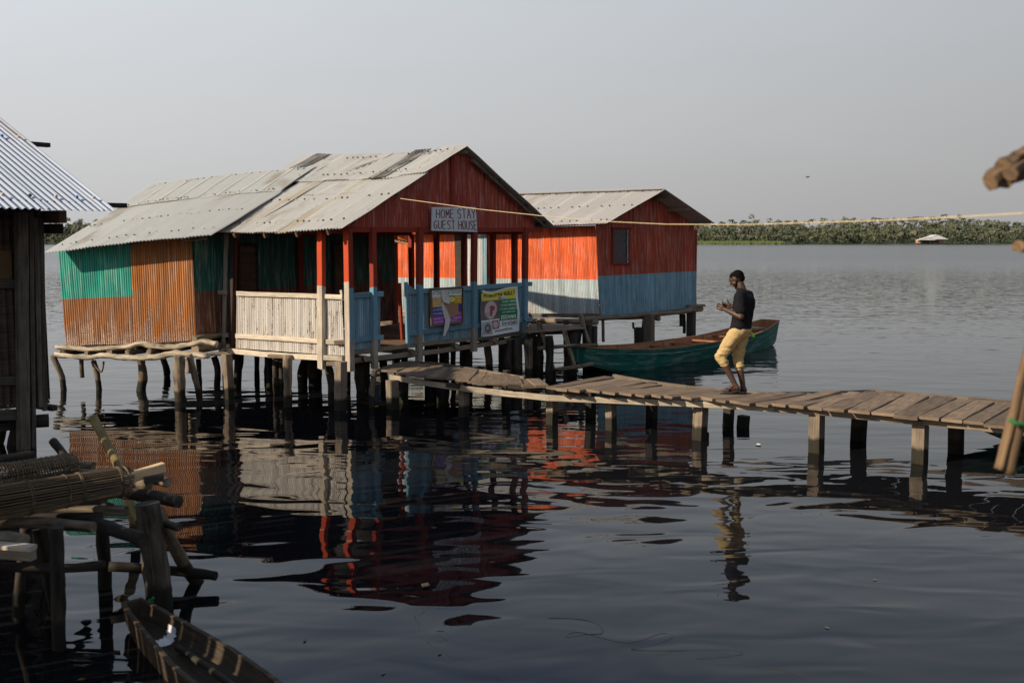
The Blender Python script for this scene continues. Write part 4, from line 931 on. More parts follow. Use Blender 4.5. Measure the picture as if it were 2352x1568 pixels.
# ------------------------------------------------------------------ boats
def boat(name, label, stern, bow, st, thick=.03, thw=(), mat='hull_green', inm='hull_in', n=28, cat='boat', rim='hull_in', chine=True):
    """st(u) -> (half width top, half width bottom, z top, z bottom) along the axis stern->bow"""
    stern, bow = V(stern), V(bow); ax = (bow - stern).normalized(); sd = V((ax.y, -ax.x, 0)); root = thing(name, label, cat, (stern + bow) / 2)
    L = (bow - stern).length
    def sec(u, t=0):
        wt, wbm, zt, zb = st(u); wt -= t; wbm = max(.01, wbm - t)
        if t: zb = max(zb + t, .035)
        zm = zb + (zt - zb) * (.28 if not chine else .14); wm = wbm + (wt - wbm) * (.55 if not chine else .25)
        return [(-wt, zt), (-wm, zm), (-wbm * .9, zb), (0, zb - .01), (wbm * .9, zb), (wm, zm), (wt, zt)]
    def P(u, q, t=0): 
        uu = min(max(u, t / L), 1 - t / L)
        return stern + ax * (L * uu) + sd * q[0] + V((0, 0, q[1]))
    out = MB(); inn = MB(); rimm = MB(); us = [k / n for k in range(n + 1)]
    for (m_, t) in ((out, 0), (inn, thick)):
        base = len(m_.v)
        for u in us:
            for q in sec(u, t): m_.v.append(P(u, q, t * 1.2))
        for i in range(n):
            for j in range(6):
                a = base + i * 7 + j
                idx = (a, a + 7, a + 8, a + 1); uvv = [(L * us[i], j * .2), (L * us[i + 1], j * .2), (L * us[i + 1], j * .2 + .2), (L * us[i], j * .2 + .2)]
                m_.face(idx if t else idx[::-1], uvv if t else uvv[::-1], 0, .5, not chine)
        for o in (0, n * 7):
            m_.face(tuple(base + o + j for j in range(7)), [(q * .1, q * .05) for q in range(7)], 0, .5)
    h = out.build('hull', M[mat], root); inn.build('inside_planking', M[inm], root)
    for s_ in (-1, 1):
        for i in range(n):
            a, b = st(us[i]), st(us[i + 1])
            p = P(us[i], (s_ * (a[0] - thick / 2), a[2])) + V((0, 0, .004)); q = P(us[i + 1], (s_ * (b[0] - thick / 2), b[2])) + V((0, 0, .004))
            rimm.beam(p, q + (q - p) * .02, thick * 1.5, thick * .8, jit=.001, tint=.5)
    for u in (0, 1):
        a = st(u); rimm.beam(P(u, (-a[0], a[2])) + V((0, 0, .006)), P(u, (a[0], a[2])) + V((0, 0, .006)), thick * 1.6, thick)
    rimm.build('gunwale', M[rim], root)
    for u in thw:
        a = st(u); mb = MB(); z = a[2] - .07; hw = a[0] - thick * 1.2 - .03
        mb.beam(P(u, (-hw, z)), P(u, (hw, z)), .16, .025); mb.build('thwart', M['hull_in'], root)
    return root, P
gd = V((.676, .736, 0)); gnm = V((-.736, .676, 0))
s0 = V((2.74, 20.5, 0)) - gd * 1.75 + gnm * .40; b0 = s0 + gd * 7.85
def stg(u):
    e = min(1, u / .30); f = min(1, (1 - u) / .30); e = 1 - (1 - e) ** 2; f = 1 - (1 - f) ** 2
    k = min(e, f); wt = .26 + .30 * e * f; wbm = .15 + .22 * e * f
    zt = .37 + .20 * (1 - min(1, u / .38)) ** 1.6 + .26 * (1 - min(1, (1 - u) / .36)) ** 1.8
    zb = -.12 + .38 * (1 - min(1, u / .20)) ** 1.3 + .16 * (1 - min(1, (1 - u) / .10)) ** 1.5
    return wt, wbm, zt, zb
gboat, gP = boat('wooden_boat', 'long dark green plank boat with red brown thwarts moored by the orange house', s0, b0, stg, thw=(.10, .20, .31, .42, .53, .64, .76))
mb = MB()
for i in range(24):
    u0, u1 = .03 + i * .039, .03 + (i + 1) * .039
    for s_ in (-1, 1):
        a, b = stg(u0), stg(u1)
        mb.beam(gP(u0, (s_ * (a[0] * 1.0 + .004), a[2] - .10)), gP(u1, (s_ * (b[0] * 1.0 + .004), b[2] - .10)), .018, .03, tint=.5, jit=0)
mb.build('rubbing_strake', M['hull_green'], gboat)
for u in (.26, .48, .70):
    a = stg(u)
    for s_ in (-1, 1):
        mb = MB(); mb.beam(gP(u, (s_ * (a[1] * .9), a[3] + .05)), gP(u, (s_ * (a[0] - .05), a[2] - .02)), .05, .03, up=gd); mb.build('rib', M['hull_in'], gboat)
mb = MB(); a = stg(.93); mb.beam(gP(.90, (-.2, a[2] - .06)), gP(.90, (.25, a[2] - .06)), .35, .03); mb.build('thwart', M['grey_wood'], gboat)
# second boat, mostly outside the frame at the right
q0 = at(2222, 1018, 0) + V((0, .25, 0)); q1 = q0 + V((4.9, -1.6, 0))
def stq(u):
    e = min(1, u / .3); e = 1 - (1 - e) ** 2; f = 1 - (1 - min(1, (1 - u) / .3)) ** 2
    return .12 + .38 * e * (.5 + .5 * f), .05 + .30 * e * (.5 + .5 * f), .26 + .14 * (1 - min(1, u / .4)) ** 1.5, -.12 + .38 * (1 - min(1, u / .22)) ** 1.2
boat('wooden_boat', 'dark green boat bow poking from behind the boardwalk at the right edge', q0, q1, stq, thw=(.3, .5, .7))
# ------------------------------------------------------------------ far shore
SH = 640.0
def hillz(x, y):
    return max(0, min(y - SH, 120) * .075) * (1 + .25 * noise.noise(V((x * .006, y * .01, 3)))) + .3
mb = MB(); nx, ny = 60, 14; base = 0
for i in range(nx + 1):
    for k in range(ny + 1):
        x = -700 + 1500 * i / nx; y = SH - 12 + 700 * (k / ny) ** 1.6 + 12 * noise.noise(V((x * .01, 0, 0)))
        mb.v.append(V((x, y, -.5 if k == 0 else hillz(x, y) * (1 if y < SH + 140 else .6))))
for i in range(nx):
    for k in range(ny):
        a = i * (ny + 1) + k; mb.face((a, a + ny + 1, a + ny + 2, a + 1), [(0, 0)] * 4)
M['shore'] = plain('shore_undergrowth', (.055, .065, .03), .95, .5, .08)
tag(mb.build('far_shore_terrain', M['shore']), kind='structure')
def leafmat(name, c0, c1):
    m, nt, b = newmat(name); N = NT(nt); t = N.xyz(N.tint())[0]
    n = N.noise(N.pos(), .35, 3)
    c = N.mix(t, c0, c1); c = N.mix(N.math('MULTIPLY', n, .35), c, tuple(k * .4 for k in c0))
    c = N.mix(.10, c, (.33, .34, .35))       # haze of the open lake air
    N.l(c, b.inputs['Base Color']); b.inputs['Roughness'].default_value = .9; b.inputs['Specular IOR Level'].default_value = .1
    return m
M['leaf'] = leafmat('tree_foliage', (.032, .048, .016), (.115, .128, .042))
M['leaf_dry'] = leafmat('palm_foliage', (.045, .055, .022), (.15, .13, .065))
M['palm_trunk'] = plain('palm_trunk_bark', (.16, .13, .10), .9)
M['grass'] = plain('reed_grass', (.15, .185, .06), .9, .4, .3)
rl = random.Random(5)
def clump(mb, c, r, n, sz, mi=0, tb=.5):
    for _ in range(n):
        d = V((rl.gauss(0, 1), rl.gauss(0, 1), rl.gauss(0, 1) * .8 + .3)).normalized(); p = V(c) + d * r * rl.uniform(.7, 1.05)
        a = V((rl.gauss(0, 1), rl.gauss(0, 1), rl.gauss(0, .6))).normalized(); b = d.cross(a).normalized(); s_ = sz * rl.uniform(.6, 1.3)
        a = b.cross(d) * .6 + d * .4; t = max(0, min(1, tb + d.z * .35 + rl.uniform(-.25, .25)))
        i = len(mb.v); mb.v += [p - a * s_ - b * s_ * .7, p + a * s_ - b * s_ * .5, p + a * s_ * 1.1 + b * s_ * .7, p - a * s_ * .7 + b * s_]
        mb.face((i, i + 1, i + 2, i + 3), [(0, 0)] * 4, mi, t)
def frond(mb, c, ang, L, droop, mi, tb):
    d = V((math.cos(ang), math.sin(ang), 0)); sd = V((-d.y, d.x, 0)); k = 4; pts = []
    for i in range(k + 1):
        t = i / k; pts.append(V(c) + d * (L * t * (1 - .15 * t)) + V((0, 0, L * (.45 * t - droop * t * t))))
    for i in range(k):
        for s_ in (-1, 1):
            w0 = .22 * L * (1 - abs(i / k - .4) * .9); w1 = .22 * L * (1 - abs((i + 1) / k - .4) * 1.2)
            a, b = pts[i], pts[i + 1]; c_, e = a + sd * s_ * w0 - V((0, 0, w0 * .6)), b + sd * s_ * w1 - V((0, 0, w1 * .6))
            j = len(mb.v); mb.v += [a, b, e.lerp(b, .25), c_.lerp(a, .1)]; mb.face((j, j + 1, j + 2, j + 3), [(0, 0)] * 4, mi, max(0, min(1, tb + rl.uniform(-.3, .3))))
mb = MB()
for row in range(7):
    x = -330
    while x < 400:
        x += rl.uniform(2.6, 5.4)
        y = SH + 3 + row * 19 + rl.uniform(-7, 7) + 12 * noise.noise(V((x * .01, 0, 0)))
        if -150 < x < 85: continue
        z = hillz(x, y); g_ = noise.noise(V((x * .02, row * 1.3, 7)))
        h = (rl.uniform(4.2, 9.6) + 4.5 * g_) * (1 + .03 * row) + (1.6 if x > 240 else 0)
        if rl.random() < .02: h *= 1.35
        r = rl.uniform(1.8, 3.4); tb = rl.uniform(.0, .9)
        if rl.random() < .5:
            for k in range(16): frond(mb, (x, y, z + h * .8), rl.uniform(0, 6.28), rl.uniform(2.6, 4.2), rl.uniform(.3, 1.3), 1, tb)
            clump(mb, (x, y, z + h * .25), r * .8, 22, .55, 0, .1)
        else:
            clump(mb, (x, y, z + h * .35), r * 1.1, 46, .6, 0, tb * .7); clump(mb, (x + rl.uniform(-2, 2), y, z + h * .75), r * .75, 44, .5, 0, tb)
            clump(mb, (x + rl.uniform(-2, 2), y - 1, z + h * .2), r, 20, .6, 0, .05)
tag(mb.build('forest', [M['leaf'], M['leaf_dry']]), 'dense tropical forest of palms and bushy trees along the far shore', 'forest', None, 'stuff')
# single oil palms at the water's edge, each of its own
def palm(seed):
    rl.seed(seed); t_ = MB(); h = 7.5; t_.log([(0, 0, -.5), (.2, 0, h * .5), (.1, 0, h)], .32, .24, n=7, rough=.3); me_t = t_.mesh('trunk', M['palm_trunk'])
    c_ = MB()
    for k in range(22): frond(c_, (.1, 0, h), k * 2.4, rl.uniform(3.4, 4.6), .25 + .9 * (k / 22), 0, .75 - .6 * k / 22)
    return me_t, c_.mesh('crown', M['leaf_dry'])
PM = [palm(3), palm(4), palm(9)]
for k in range(26):
    x = 118 + k * 8.6 + rl.uniform(-3, 3); y = SH + 1.5 + 12 * noise.noise(V((x * .01, 0, 0))) + rl.uniform(0, 5)
    if 255 < x < 282: y += 9
    r = thing('oil_palm', 'shaggy oil palm at the front edge of the far shore forest', 'palm tree', (x, y, hillz(x, y) - .3), 'oil palms along the far shore'); s_ = rl.uniform(.55, 1.05); r.scale = (s_, s_, s_ * rl.uniform(.8, 1.15)); r.rotation_euler = (0, 0, rl.uniform(0, 6.28))
    for nm, me in zip(('trunk', 'crown'), PM[k % 3]):
        o = bpy.data.objects.new(nm, me); COL.objects.link(o); o.parent = r
mb = MB()
for k in range(900):
    x = rl.uniform(104, 168); y = SH - 12 + 12 * noise.noise(V((x * .01, 0, 0))) + rl.uniform(-7, 9); h = rl.uniform(1.0, 2.4); a = rl.uniform(-1, 1)
    i = len(mb.v); mb.v += [V((x - .5, y, -.1)), V((x + .5, y, -.1)), V((x + .4 + a * .4, y, h)), V((x - .4 + a * .4, y, h))]; mb.face((i, i + 1, i + 2, i + 3), [(0, 0)] * 4)
tag(mb.build('reed_bed', M['grass']), 'pale green reed bed at the foot of the far shore forest', 'reeds', None, 'stuff')
# lodge on the far shore
def lx(px): return (px - 1176) / F * 628
lg = thing('lakeside_lodge', 'small pale roofed lodge on stilts on the far shore', 'lodge', (lx(2138), 628, 0))
cx_, Yf = lx(2138), 628
mb = MB(); mb.beam((lx(2108), Yf + 3, 2.1), (lx(2164), Yf + 3, 2.1), 7, 2.2, tint=.5, ch=.02); part(mb, 'wall', plain('lodge_wall', (.42, .24, .15), .8), lg)
mb = MB()
def gable(x0, x1, y0, y1, ze, zr):
    xm = (x0 + x1) / 2
    mb.quad((x0, y0, ze), (xm, y0, zr), (xm, y1, zr), (x0, y1, ze)); mb.quad((xm, y0, zr), (x1, y0, ze), (x1, y1, ze), (xm, y1, zr)); mb.poly([(x0 + .5, y0 + .2, ze), (x1 - .5, y0 + .2, ze), (xm, y0 + .2, zr - .2)], 1)
M['lodge_roof'] = plain('lodge_roof_sheet', (.50, .48, .46), .8)
gable(lx(2117), lx(2172), Yf - 3, Yf + 7, 3.3, 6.2); gable(lx(2100), lx(2140), Yf - 5, Yf + 2, 2.8, 4.5)
mb.build('roof', [M['lodge_roof'], M['white_old']], lg)
mb = MB()
for k in range(7): mb.beam((lx(2108 + k * 9), Yf - 1, -.4), (lx(2108 + k * 9), Yf - 1, 1.1), .35, .35)
mb.build('stilts', M['dark_wood'], lg)
mb = MB(); mb.beam((lx(2112), Yf - 1.2, 2.0), (lx(2128), Yf - 1.2, 2.0), .3, 1.6); part(mb, 'doorway', 'dark_wood', lg)
mb = MB(); mb.beam((lx(2132), Yf - 1.2, 1.9), (lx(2150), Yf - 1.2, 1.9), .3, 1.2); part(mb, 'porch_panel', 'dark_wood', lg)
# bird
bd = MB(); c_ = atY(1855, 407, 90)
bd.ball(c_, .07, 0, 6, (2.2, .8, .7)); 
for s_ in (-1, 1): bd.quad(c_ + V((-.08, 0, 0)), c_ + V((.10, 0, 0)), c_ + V((.18 * s_ + .05, .05, .10)), c_ + V((.18 * s_ - .02, .05, .10)))
tag(part(bd, 'bird', 'hair', None), 'tiny dark bird flying in the grey sky', 'bird')
# ------------------------------------------------------------------ line across the water
Yp = 3.4
rp = [FF.p(912, 455, .03), FF.p(1150, 487, .6)]
Aa = FF.p(912, 455, .03); Bb = atY(2470, 482, 3.6)
# points seen at places of the picture on the straight plan line from the gable to the pole
pp = [(912, 455), (1000, 467), (1100, 480.5), (1275, 499), (1400, 509), (1530, 515), (1700, 516), (1900, 510.5), (2050, 505.5), (2200, 498.5), (2352, 490)]
pts = [onray(x, y, (V((Aa.x, Aa.y, 0)), V((Bb.x, Bb.y, 0)))) for x, y in pp] + [Bb]
mb = MB()
def rr(p): return max(.003, .0028 * p.y / 8)
for i in range(len(pts) - 1): mb.log([pts[i], pts[i + 1]], rr(pts[i]), rr(pts[i + 1]), n=6, rough=.02, tint=.5)
tag(part(mb, 'washing_line', 'rope', None), 'pale straw coloured rope strung across the picture from the red gable', 'rope')
# ------------------------------------------------------------------ pole frame at the right edge
M['frame_log'] = wood('split_brown_log', (.04, .024, .013), (.22, .14, .075))
pf_ = thing('pole_stand', 'rough pole rack close to the viewer at the right edge', 'stand', (2.0, 3.5, 0))
mb = MB(); mb.log([(2.02, 3.55, -.3), (2.0, 3.55, 1.5), (1.98, 3.55, 3.4)], .05, rough=.1); part(mb, 'pole', 'frame_log', pf_)
for (dx_, dy_, dz_, r0_, t_, st_) in ((0, 0, 0, .026, .9, 0), (.01, .02, .036, .022, .5, .03), (.03, -.02, .012, .02, .15, .02), (.0, .01, -.028, .020, .3, .05), (.06, .03, .055, .016, .8, .12)):
    o_ = V((dx_, dy_, dz_)); q = [atY(2273, 418, 3.0) + V((st_, 0, st_ * .5)), atY(2315, 393, 3.06), atY(2352, 378, 3.2), atY(2440, 345, 3.5), atY(2520, 330, 3.7)]
    mb = MB(); mb.log([p + o_ for p in q], r0_, r0_ * 1.1, rough=.3, n=7, sub=5, smooth=False, tint=t_); part(mb, 'crossbeam', 'frame_log', pf_)
mb = MB(); mb.log([atY(2338, 566, 3.2), atY(2440, 572, 3.5)], .020, .026, rough=.2); part(mb, 'peg', 'frame_log', pf_)
for dx_, r0_, t_ in ((-11, .017, .9), (12, .019, .2)):
    mb = MB(); mb.log([atY(2306 + dx_, 1082 + dx_ * .5, 3.4), atY(2330 + dx_, 985, 3.4), atY(2352 + dx_, 890, 3.42), atY(2395 + dx_, 720, 3.48), atY(2440 + dx_, 560, 3.5)], r0_, r0_, rough=.2, n=9, tint=t_); part(mb, 'hanging_pole', 'frame_log', pf_)
mb = MB(); mb.log([atY(2318, 962, 3.36), atY(2335, 972, 3.35), atY(2356, 975, 3.36)], .008, n=6); part(mb, 'twine_wrap', 'twine_green', pf_)
# ------------------------------------------------------------------ dark hut D at the left
Ec = V((-4.63, 11.7, 2.985)); eD = V((-.6, -.8, 0)); dD = V((-.8, .6, 0))
dh = thing('stilt_hut', 'dark timber hut with bright bluish corrugated roof at the left edge', 'hut', (-6.6, 11.5, 0))
def wallpt_(a, z): q = Ec + dD * 2.6 + eD * a; return V((q.x, q.y, z))
def rD(a, w_, l=0): return Ec + eD * a + dD * w_ + V((0, 0, .48 * w_ + l))
nD = V((dD.x * -.48, dD.y * -.48, 1)).normalized()
M['roof_d2'] = M['roof_d']
mb = MB()
for i, (a, b, tn) in enumerate(((-.02, .16, .75), (.12, .82, .1), (.78, 1.5, .25), (1.45, 2.2, .1), (2.15, 3.0, .3), (2.95, 3.9, .2))):
    l = .012 if i == 0 else R(0, .008)
    mb.corr(lambda k, a=a, b=b, l=l: rD(a + (b - a) * k, 0, l), lambda k, a=a, b=b, l=l: rD(a + (b - a) * k, 2.84, l), nD, .085, .012, 8, tint=tn, wob=.004, seg=10)
for w_ in (.28, 1.95, 2.75):
    for i, a in enumerate((.09, .30, .55, .85, 1.15, 1.45, 1.8, 2.2, 2.6, 3.0)):
        mb.ball(rD(a, w_, .03), .022, (2, 3, 2, 1, 2, 1, 1, 2, 1, 1)[i], 8, (1, 1, .9))
mb.build('roof', [M['roof_d'], M['nail'], M['cap_pale'], M['cap_blue']], dh)
mb = MB(); mb.corr(ln(wallpt_(.4, .72), wallpt_(3.8, .72)), ln(wallpt_(.4, 4.15), wallpt_(3.8, 4.15)), dD, .09, .015, 2, tint=.3); part(mb, 'wall', 'dark_wood', dh)
for w_ in (.26, 1.95):
    mb = MB(); mb.beam(rD(-.30, w_, -.045), rD(3.8, w_, -.045), .09, .055); part(mb, 'purlin', 'dark_wood', dh)
def wallpt(a, z, off=0): q = Ec + dD * .98 + eD * a + dD * -off; return V((q.x, q.y, z))
FD = Face(wallpt(0, 0), wallpt(1, 0))
kx = FD.p(104, 700); k0 = (kx - wallpt(0, 0)).dot(eD)
mb = MB(); mb.corr(lambda k: wallpt(k0 + .02 + 3.2 * k, .72), lambda k: wallpt(k0 + .02 + 3.2 * k, 3.25), -dD, .09, .018, 3, tint=.3)
part(mb, 'wall', wood('smoked_bamboo', (.03, .021, .016), (.125, .09, .07)), dh)
def bd_(x0, x1, y0, y1, off, mat='hut_timber', th=.03, tint=None, name='wall_board'):
    mb = MB(); xm0 = (x0[0] + x1[0]) / 2; xm1 = (x0[1] + x1[1]) / 2
    wd = abs((FD.p(x1[0], y0) - FD.p(x0[0], y0)).length)
    mb.beam(FD.p(xm1, y1, off), FD.p(xm0, y0, off), wd, th, up=FD.n, tint=tint); return part(mb, name, mat, dh)
bd_((36, 42), (60, 66), 487, 1050, .10, th=.10, tint=.9, name='corner_post')
bd_((62, 66), (72, 84), 487, 1050, .05, th=.10, tint=.6, name='corner_post')
bd_((76, 88), (88, 98), 500, 935, .03, tint=1.0); bd_((90, 99), (100, 108), 500, 943, .0, tint=.5)
def bh(x0, y0, x1, y1, h, off, mat='hut_timber', name='wall_batten'):
    mb = MB(); mb.beam(FD.p(x0, y0, off), FD.p(x1, y1, off), .03, h); part(mb, name, mat, dh)
bh(-120, 650, 36, 652, .11, .05); bh(-120, 876, 46, 874, .10, .05); bh(-120, 960, 52, 950, .13, .06)
mb = MB(); mb.quad(FD.p(-60, 640, .04), FD.p(28, 640, .04), FD.p(26, 576, .04), FD.p(-60, 574, .04)); part(mb, 'window_board', plain('smoked_board', (.12, .07, .03), .7, .4, 5), dh)
# eave beam carrying the overhang
b1 = rD(.22, .75, -.18 - .36); b1.z = 2.93; b2 = rD(.30, 2.0, 0); b2.z = 2.93
mb = MB(); mb.beam(b1, b2, .10, .15); part(mb, 'eave_beam', 'brown_wood', dh)
mb = MB(); mb.corr(ln(b1 + V((0, 0, -.20)), b2 + V((0, 0, -.20))), ln(b1 + V((0, 0, -.08)), b2 + V((0, 0, -.08))), eD, .06, .008, 2, tint=.6); part(mb, 'fascia_sheet', 'dark_wood', dh)
for a in (1.5, 2.7):
    mb = MB(); q = rD(a, .75, 0); q.z = 2.93; q2 = rD(a, 2.2, 0); q2.z = 2.93; mb.beam(q, q2, .10, .12); part(mb, 'eave_beam', 'dark_wood', dh)
mb = MB(); mb.beam(FD.p(126, 937, -.10), FD.p(100, 938, -.1) - V((.8, -.6, 0)), .08, .07); part(mb, 'floor_joist', 'dark_wood', dh)
mb = MB(); q = FD.p(112, 965, .02); mb.log([q, q + V((-1.0, -.4, 0))], .075, n=10); part(mb, 'floor_bearer', 'dark_bark', dh)
mb = MB(); q = FD.p(80, 968, -.1); mb.beam(q, q + eD * 3, .10, .10); part(mb, 'floor_bearer', 'dark_wood', dh)
mb = MB()
for k in range(12): q = wallpt(k0 + .12 + .26 * k, .70); mb.beam(q, q + dD * 3.5, .24, .04)
part(mb, 'floor', 'dark_wood', dh)
mb = MB(); mb.corr(ln(wallpt(k0, .72) , wallpt(k0, .72) + dD * 3.5), ln(wallpt(k0, 3.3), wallpt(k0, 3.3) + dD * 3.5), -eD, .09, .015, 2, tint=.3); part(mb, 'wall', 'dark_wood', dh)
for pts, r in (([(45, 955), (42, 1000), (40, 1052)], .11), ([(-60, 955), (-62, 1100)], .1), ([(20, 940), (0, 1020)], .04)):
    mb = MB(); pile(mb, pts, r); part(mb, 'pile', 'dark_bark', dh)
for q in (wallpt(k0 + .3, 0) + dD * 3.2, wallpt(k0 + 2.5, 0) + dD * 3.2):
    mb = MB(); mb.log([q + V((0, 0, -.4)), q + V((0, 0, .7))], .09); part(mb, 'pile', 'dark_bark', dh)
# ------------------------------------------------------------------ foreground log platform
pl = thing('log_platform', 'rough log landing platform on leaning piles at the lower left', 'platform', at(150, 1400, 0))
def zF(x, y): return (x / 3.136 / 1.7415, (1750 + y / 3.136) / 1.7415)
def z8(x, y): return (x / 1.887 / 1.7415, (1900 + y / 1.887) / 1.7415)
ZP = .80
def lg2(pts, r, mat='dark_bark', name='log', z=None, parent=pl, r1=None, **k):
    mb = MB(); mb.log([at(x, y, ZP if z is None else z) for x, y in pts], r, r1, **k); return part(mb, name, mat, parent)
lg2([(-60, 1062), (80, 1045)], .04, z=.86); lg2([(-40, 1072), (150, 1068), (215, 1070)], .035, 'bark', z=.82)
lg2([(150, 1086), (300, 1094), (386, 1108)], .040, 'bark', tint=.9); lg2([(120, 1104), (250, 1106), (343, 1114)], .042, 'bark', tint=.4)
lg2([(280, 1132), (330, 1137), (410, 1151)], .045, 'dark_bark', r1=.05, z=.74)
lg2([(60, 1150), (200, 1158), (253, 1165)], .036, 'dark_bark', z=.74); lg2([(0, 1182), (165, 1172), (290, 1174)], .038, 'bark', z=.74)
lg2([(-60, 1204), (60, 1200), (150, 1205), (215, 1210)], .036, 'bark', z=.76); lg2([(40, 1190), (130, 1188), (235, 1186)], .030, 'dark_bark', z=.74)
lg2([(345, 1196), (380, 1202), (412, 1211)], .028, 'dark_bark', z=.60)
lg2([(-60, 1230), (20, 1234), (58, 1240)], .040, 'pale_log', z=.72); lg2([(-60, 1243), (-10, 1246), (30, 1250)], .03, 'bark', z=.66)
mb = MB(); mb.beam(at(-60, 1262, .62), at(76, 1272, .62), .07, .075); part(mb, 'squared_log', 'pale_wood', pl)
mb = MB(); mb.beam(at(-60, 1248, .70), at(74, 1259, .70), .09, .03); part(mb, 'squared_log', 'pale_wood', pl)
mb = MB(); mb.beam(at(330, 1100, .86), at(376, 1096, .86), .08, .05); part(mb, 'squared_log', 'dark_wood', pl)
lg2([(200, 1196), (260, 1215), (330, 1240)], .045, 'dark_bark', z=.70)
for k in range(7):
    lg2([(-40 + k * 6, 1100 + k * 11), (120, 1095 + k * 12), (240 + R(-20, 20), 1098 + k * 12)], R(.03, .042), ('dark_bark', 'bark')[k % 2], z=.72)
def pg(pts, r, mat='dark_bark', **k):
    mb = MB(); pile(mb, pts, r, **k); return part(mb, 'pile', mat, pl)
pg([(337, 1155), (350, 1240), (362, 1330), (366, 1398)], .085, 'shade_bark', r1=.10, tint=.5)
pg([(128, 1210), (132, 1330), (137, 1490)], .045, tint=.3); pg([(60, 1210), (48, 1320), (40, 1420)], .04); pg([(88, 1215), (110, 1320), (128, 1400)], .045); pg([(-20, 1220), (-30, 1450)], .06); pg([(235, 1200), (242, 1350)], .05)
mb = MB(); mb.log([at(362, 1170, .70), at(395, 1240, .45), at(430, 1310, .12), at(463, 1348, -.05)], .042, .05); part(mb, 'brace', 'bark', pl)
mb = MB(); mb.log([at(250, 1300, .20), at(400, 1310, .13), at(497, 1322, .10)], .038, .035); part(mb, 'brace', 'dark_bark', pl)
mb = MB(); mb.log([at(-20, 1300, .45), at(120, 1305, .4), at(240, 1298, .35)], .035); part(mb, 'brace', 'dark_bark', pl)
mb = MB(); mb.log([at(372, 1165, .70) + V((.02, -.05, 0)), at(378, 1250, .4), at(368, 1370, .1)], .004, n=5); part(mb, 'string', 'twine_green', pl)
# poles stuck in the water beside it
mb = MB(); Yq = at(290, 1120, .5).y; mb.log([atY(213, 957, Yq + .6), atY(236, 1000, Yq + .5), atY(262, 1050, Yq + .3), atY(275, 1078, Yq + .2), atY(300, 1160, Yq), atY(310, 1230, Yq)], .040, .042, rough=.12, tint=.8)
tag(part(mb, 'mooring_pole', wood('yellow_bark_pole', (.10, .075, .03), (.30, .22, .10), bark=True), None), 'crooked yellowish pole standing behind the cane fish trap', 'pole')
mb = MB(); mb.log([atY(120, 1012, 8.4), atY(150, 1050, 8.3), atY(190, 1110, 8.2)], .035); tag(part(mb, 'stick', 'dark_bark', None), 'short dark stick sticking up behind the woven trap', 'stick')
# fish traps
def trap(name, label, p0, p1, r0, r1, woven):
    p0, p1 = V(p0), V(p1); ax = (p1 - p0); L = ax.length; ax.normalize(); x = ax.cross(V((0, 0, 1))).normalized(); y = x.cross(ax); root = thing(name, label, 'fish trap', (p0 + p1) / 2)
    def S(t, a, rr=0): r = r0 + (r1 - r0) * t + rr; return p0 + ax * (L * t) + (x * math.cos(a) + y * math.sin(a)) * r
    mb = MB(); n = 34 if not woven else 26
    for k in range(n):
        a = 2 * math.pi * k / n + R(-.03, .03); e = R(-.0, .03)
        mb.log([S(0, a), S(.5, a, R(-.004, .004)), S(1 + e, a, R(-.004, .004))], .0065 if not woven else .004, n=5, rough=.1, sub=5)
    part(mb, 'cane_staves', 'basket', root)
    mb = MB()
    if woven:
        turns = int(L / .020)
        for k in range(turns):
            t = (k + .5) / turns; ring = [S(t + .3 / turns * math.sin(j * math.pi), 2 * math.pi * j / 26, .004 if (j + k) % 2 else -.002) for j in range(27)]
            mb.log(ring, .0065, n=5, rough=.05, sub=1, tint=R(.3, 1))
        part(mb, 'weave', 'basket', root)
    else:
        for t in (.17, .18, .40, .41, .62, .70, .71, .94, .95):
            mb.log([S(t + R(-.002, .002), 2 * math.pi * j / 18, .010) for j in range(19)], .0045, n=5, sub=1)
        part(mb, 'cane_binding', 'basket', root)
        mb = MB()
        for j in range(3): mb.log([S(t_, 2.2 + j * 1.2, -.035) for t_ in (.05, .95)], .03, n=6)
        part(mb, 'inner_funnel', 'dark_bark', root)
    mb = MB(); 
    for t in (0.01, .99): mb.log([S(t, 2 * math.pi * j / 18, .002) for j in range(19)], .008, n=5, sub=1)
    part(mb, 'rim', 'basket', root); return S
trap('fish_trap', 'long cylindrical cane fish trap with bindings, in front of the woven one', at(-110, 1172, .93), at(290, 1104, .93), .115, .100, False)
trap('fish_trap', 'tightly woven basket fish trap lying behind the cane trap', at(-90, 1113, .95), at(170, 1064, .95), .10, .078, True)
mb = MB(); mb.beam(at(230, 1117, .86), at(376, 1073, .92), .06, .075, tint=.8); tag(part(mb, 'plank', 'fresh_wood', None), 'fresh pale squared plank sticking out beside the cane fish trap', 'plank')
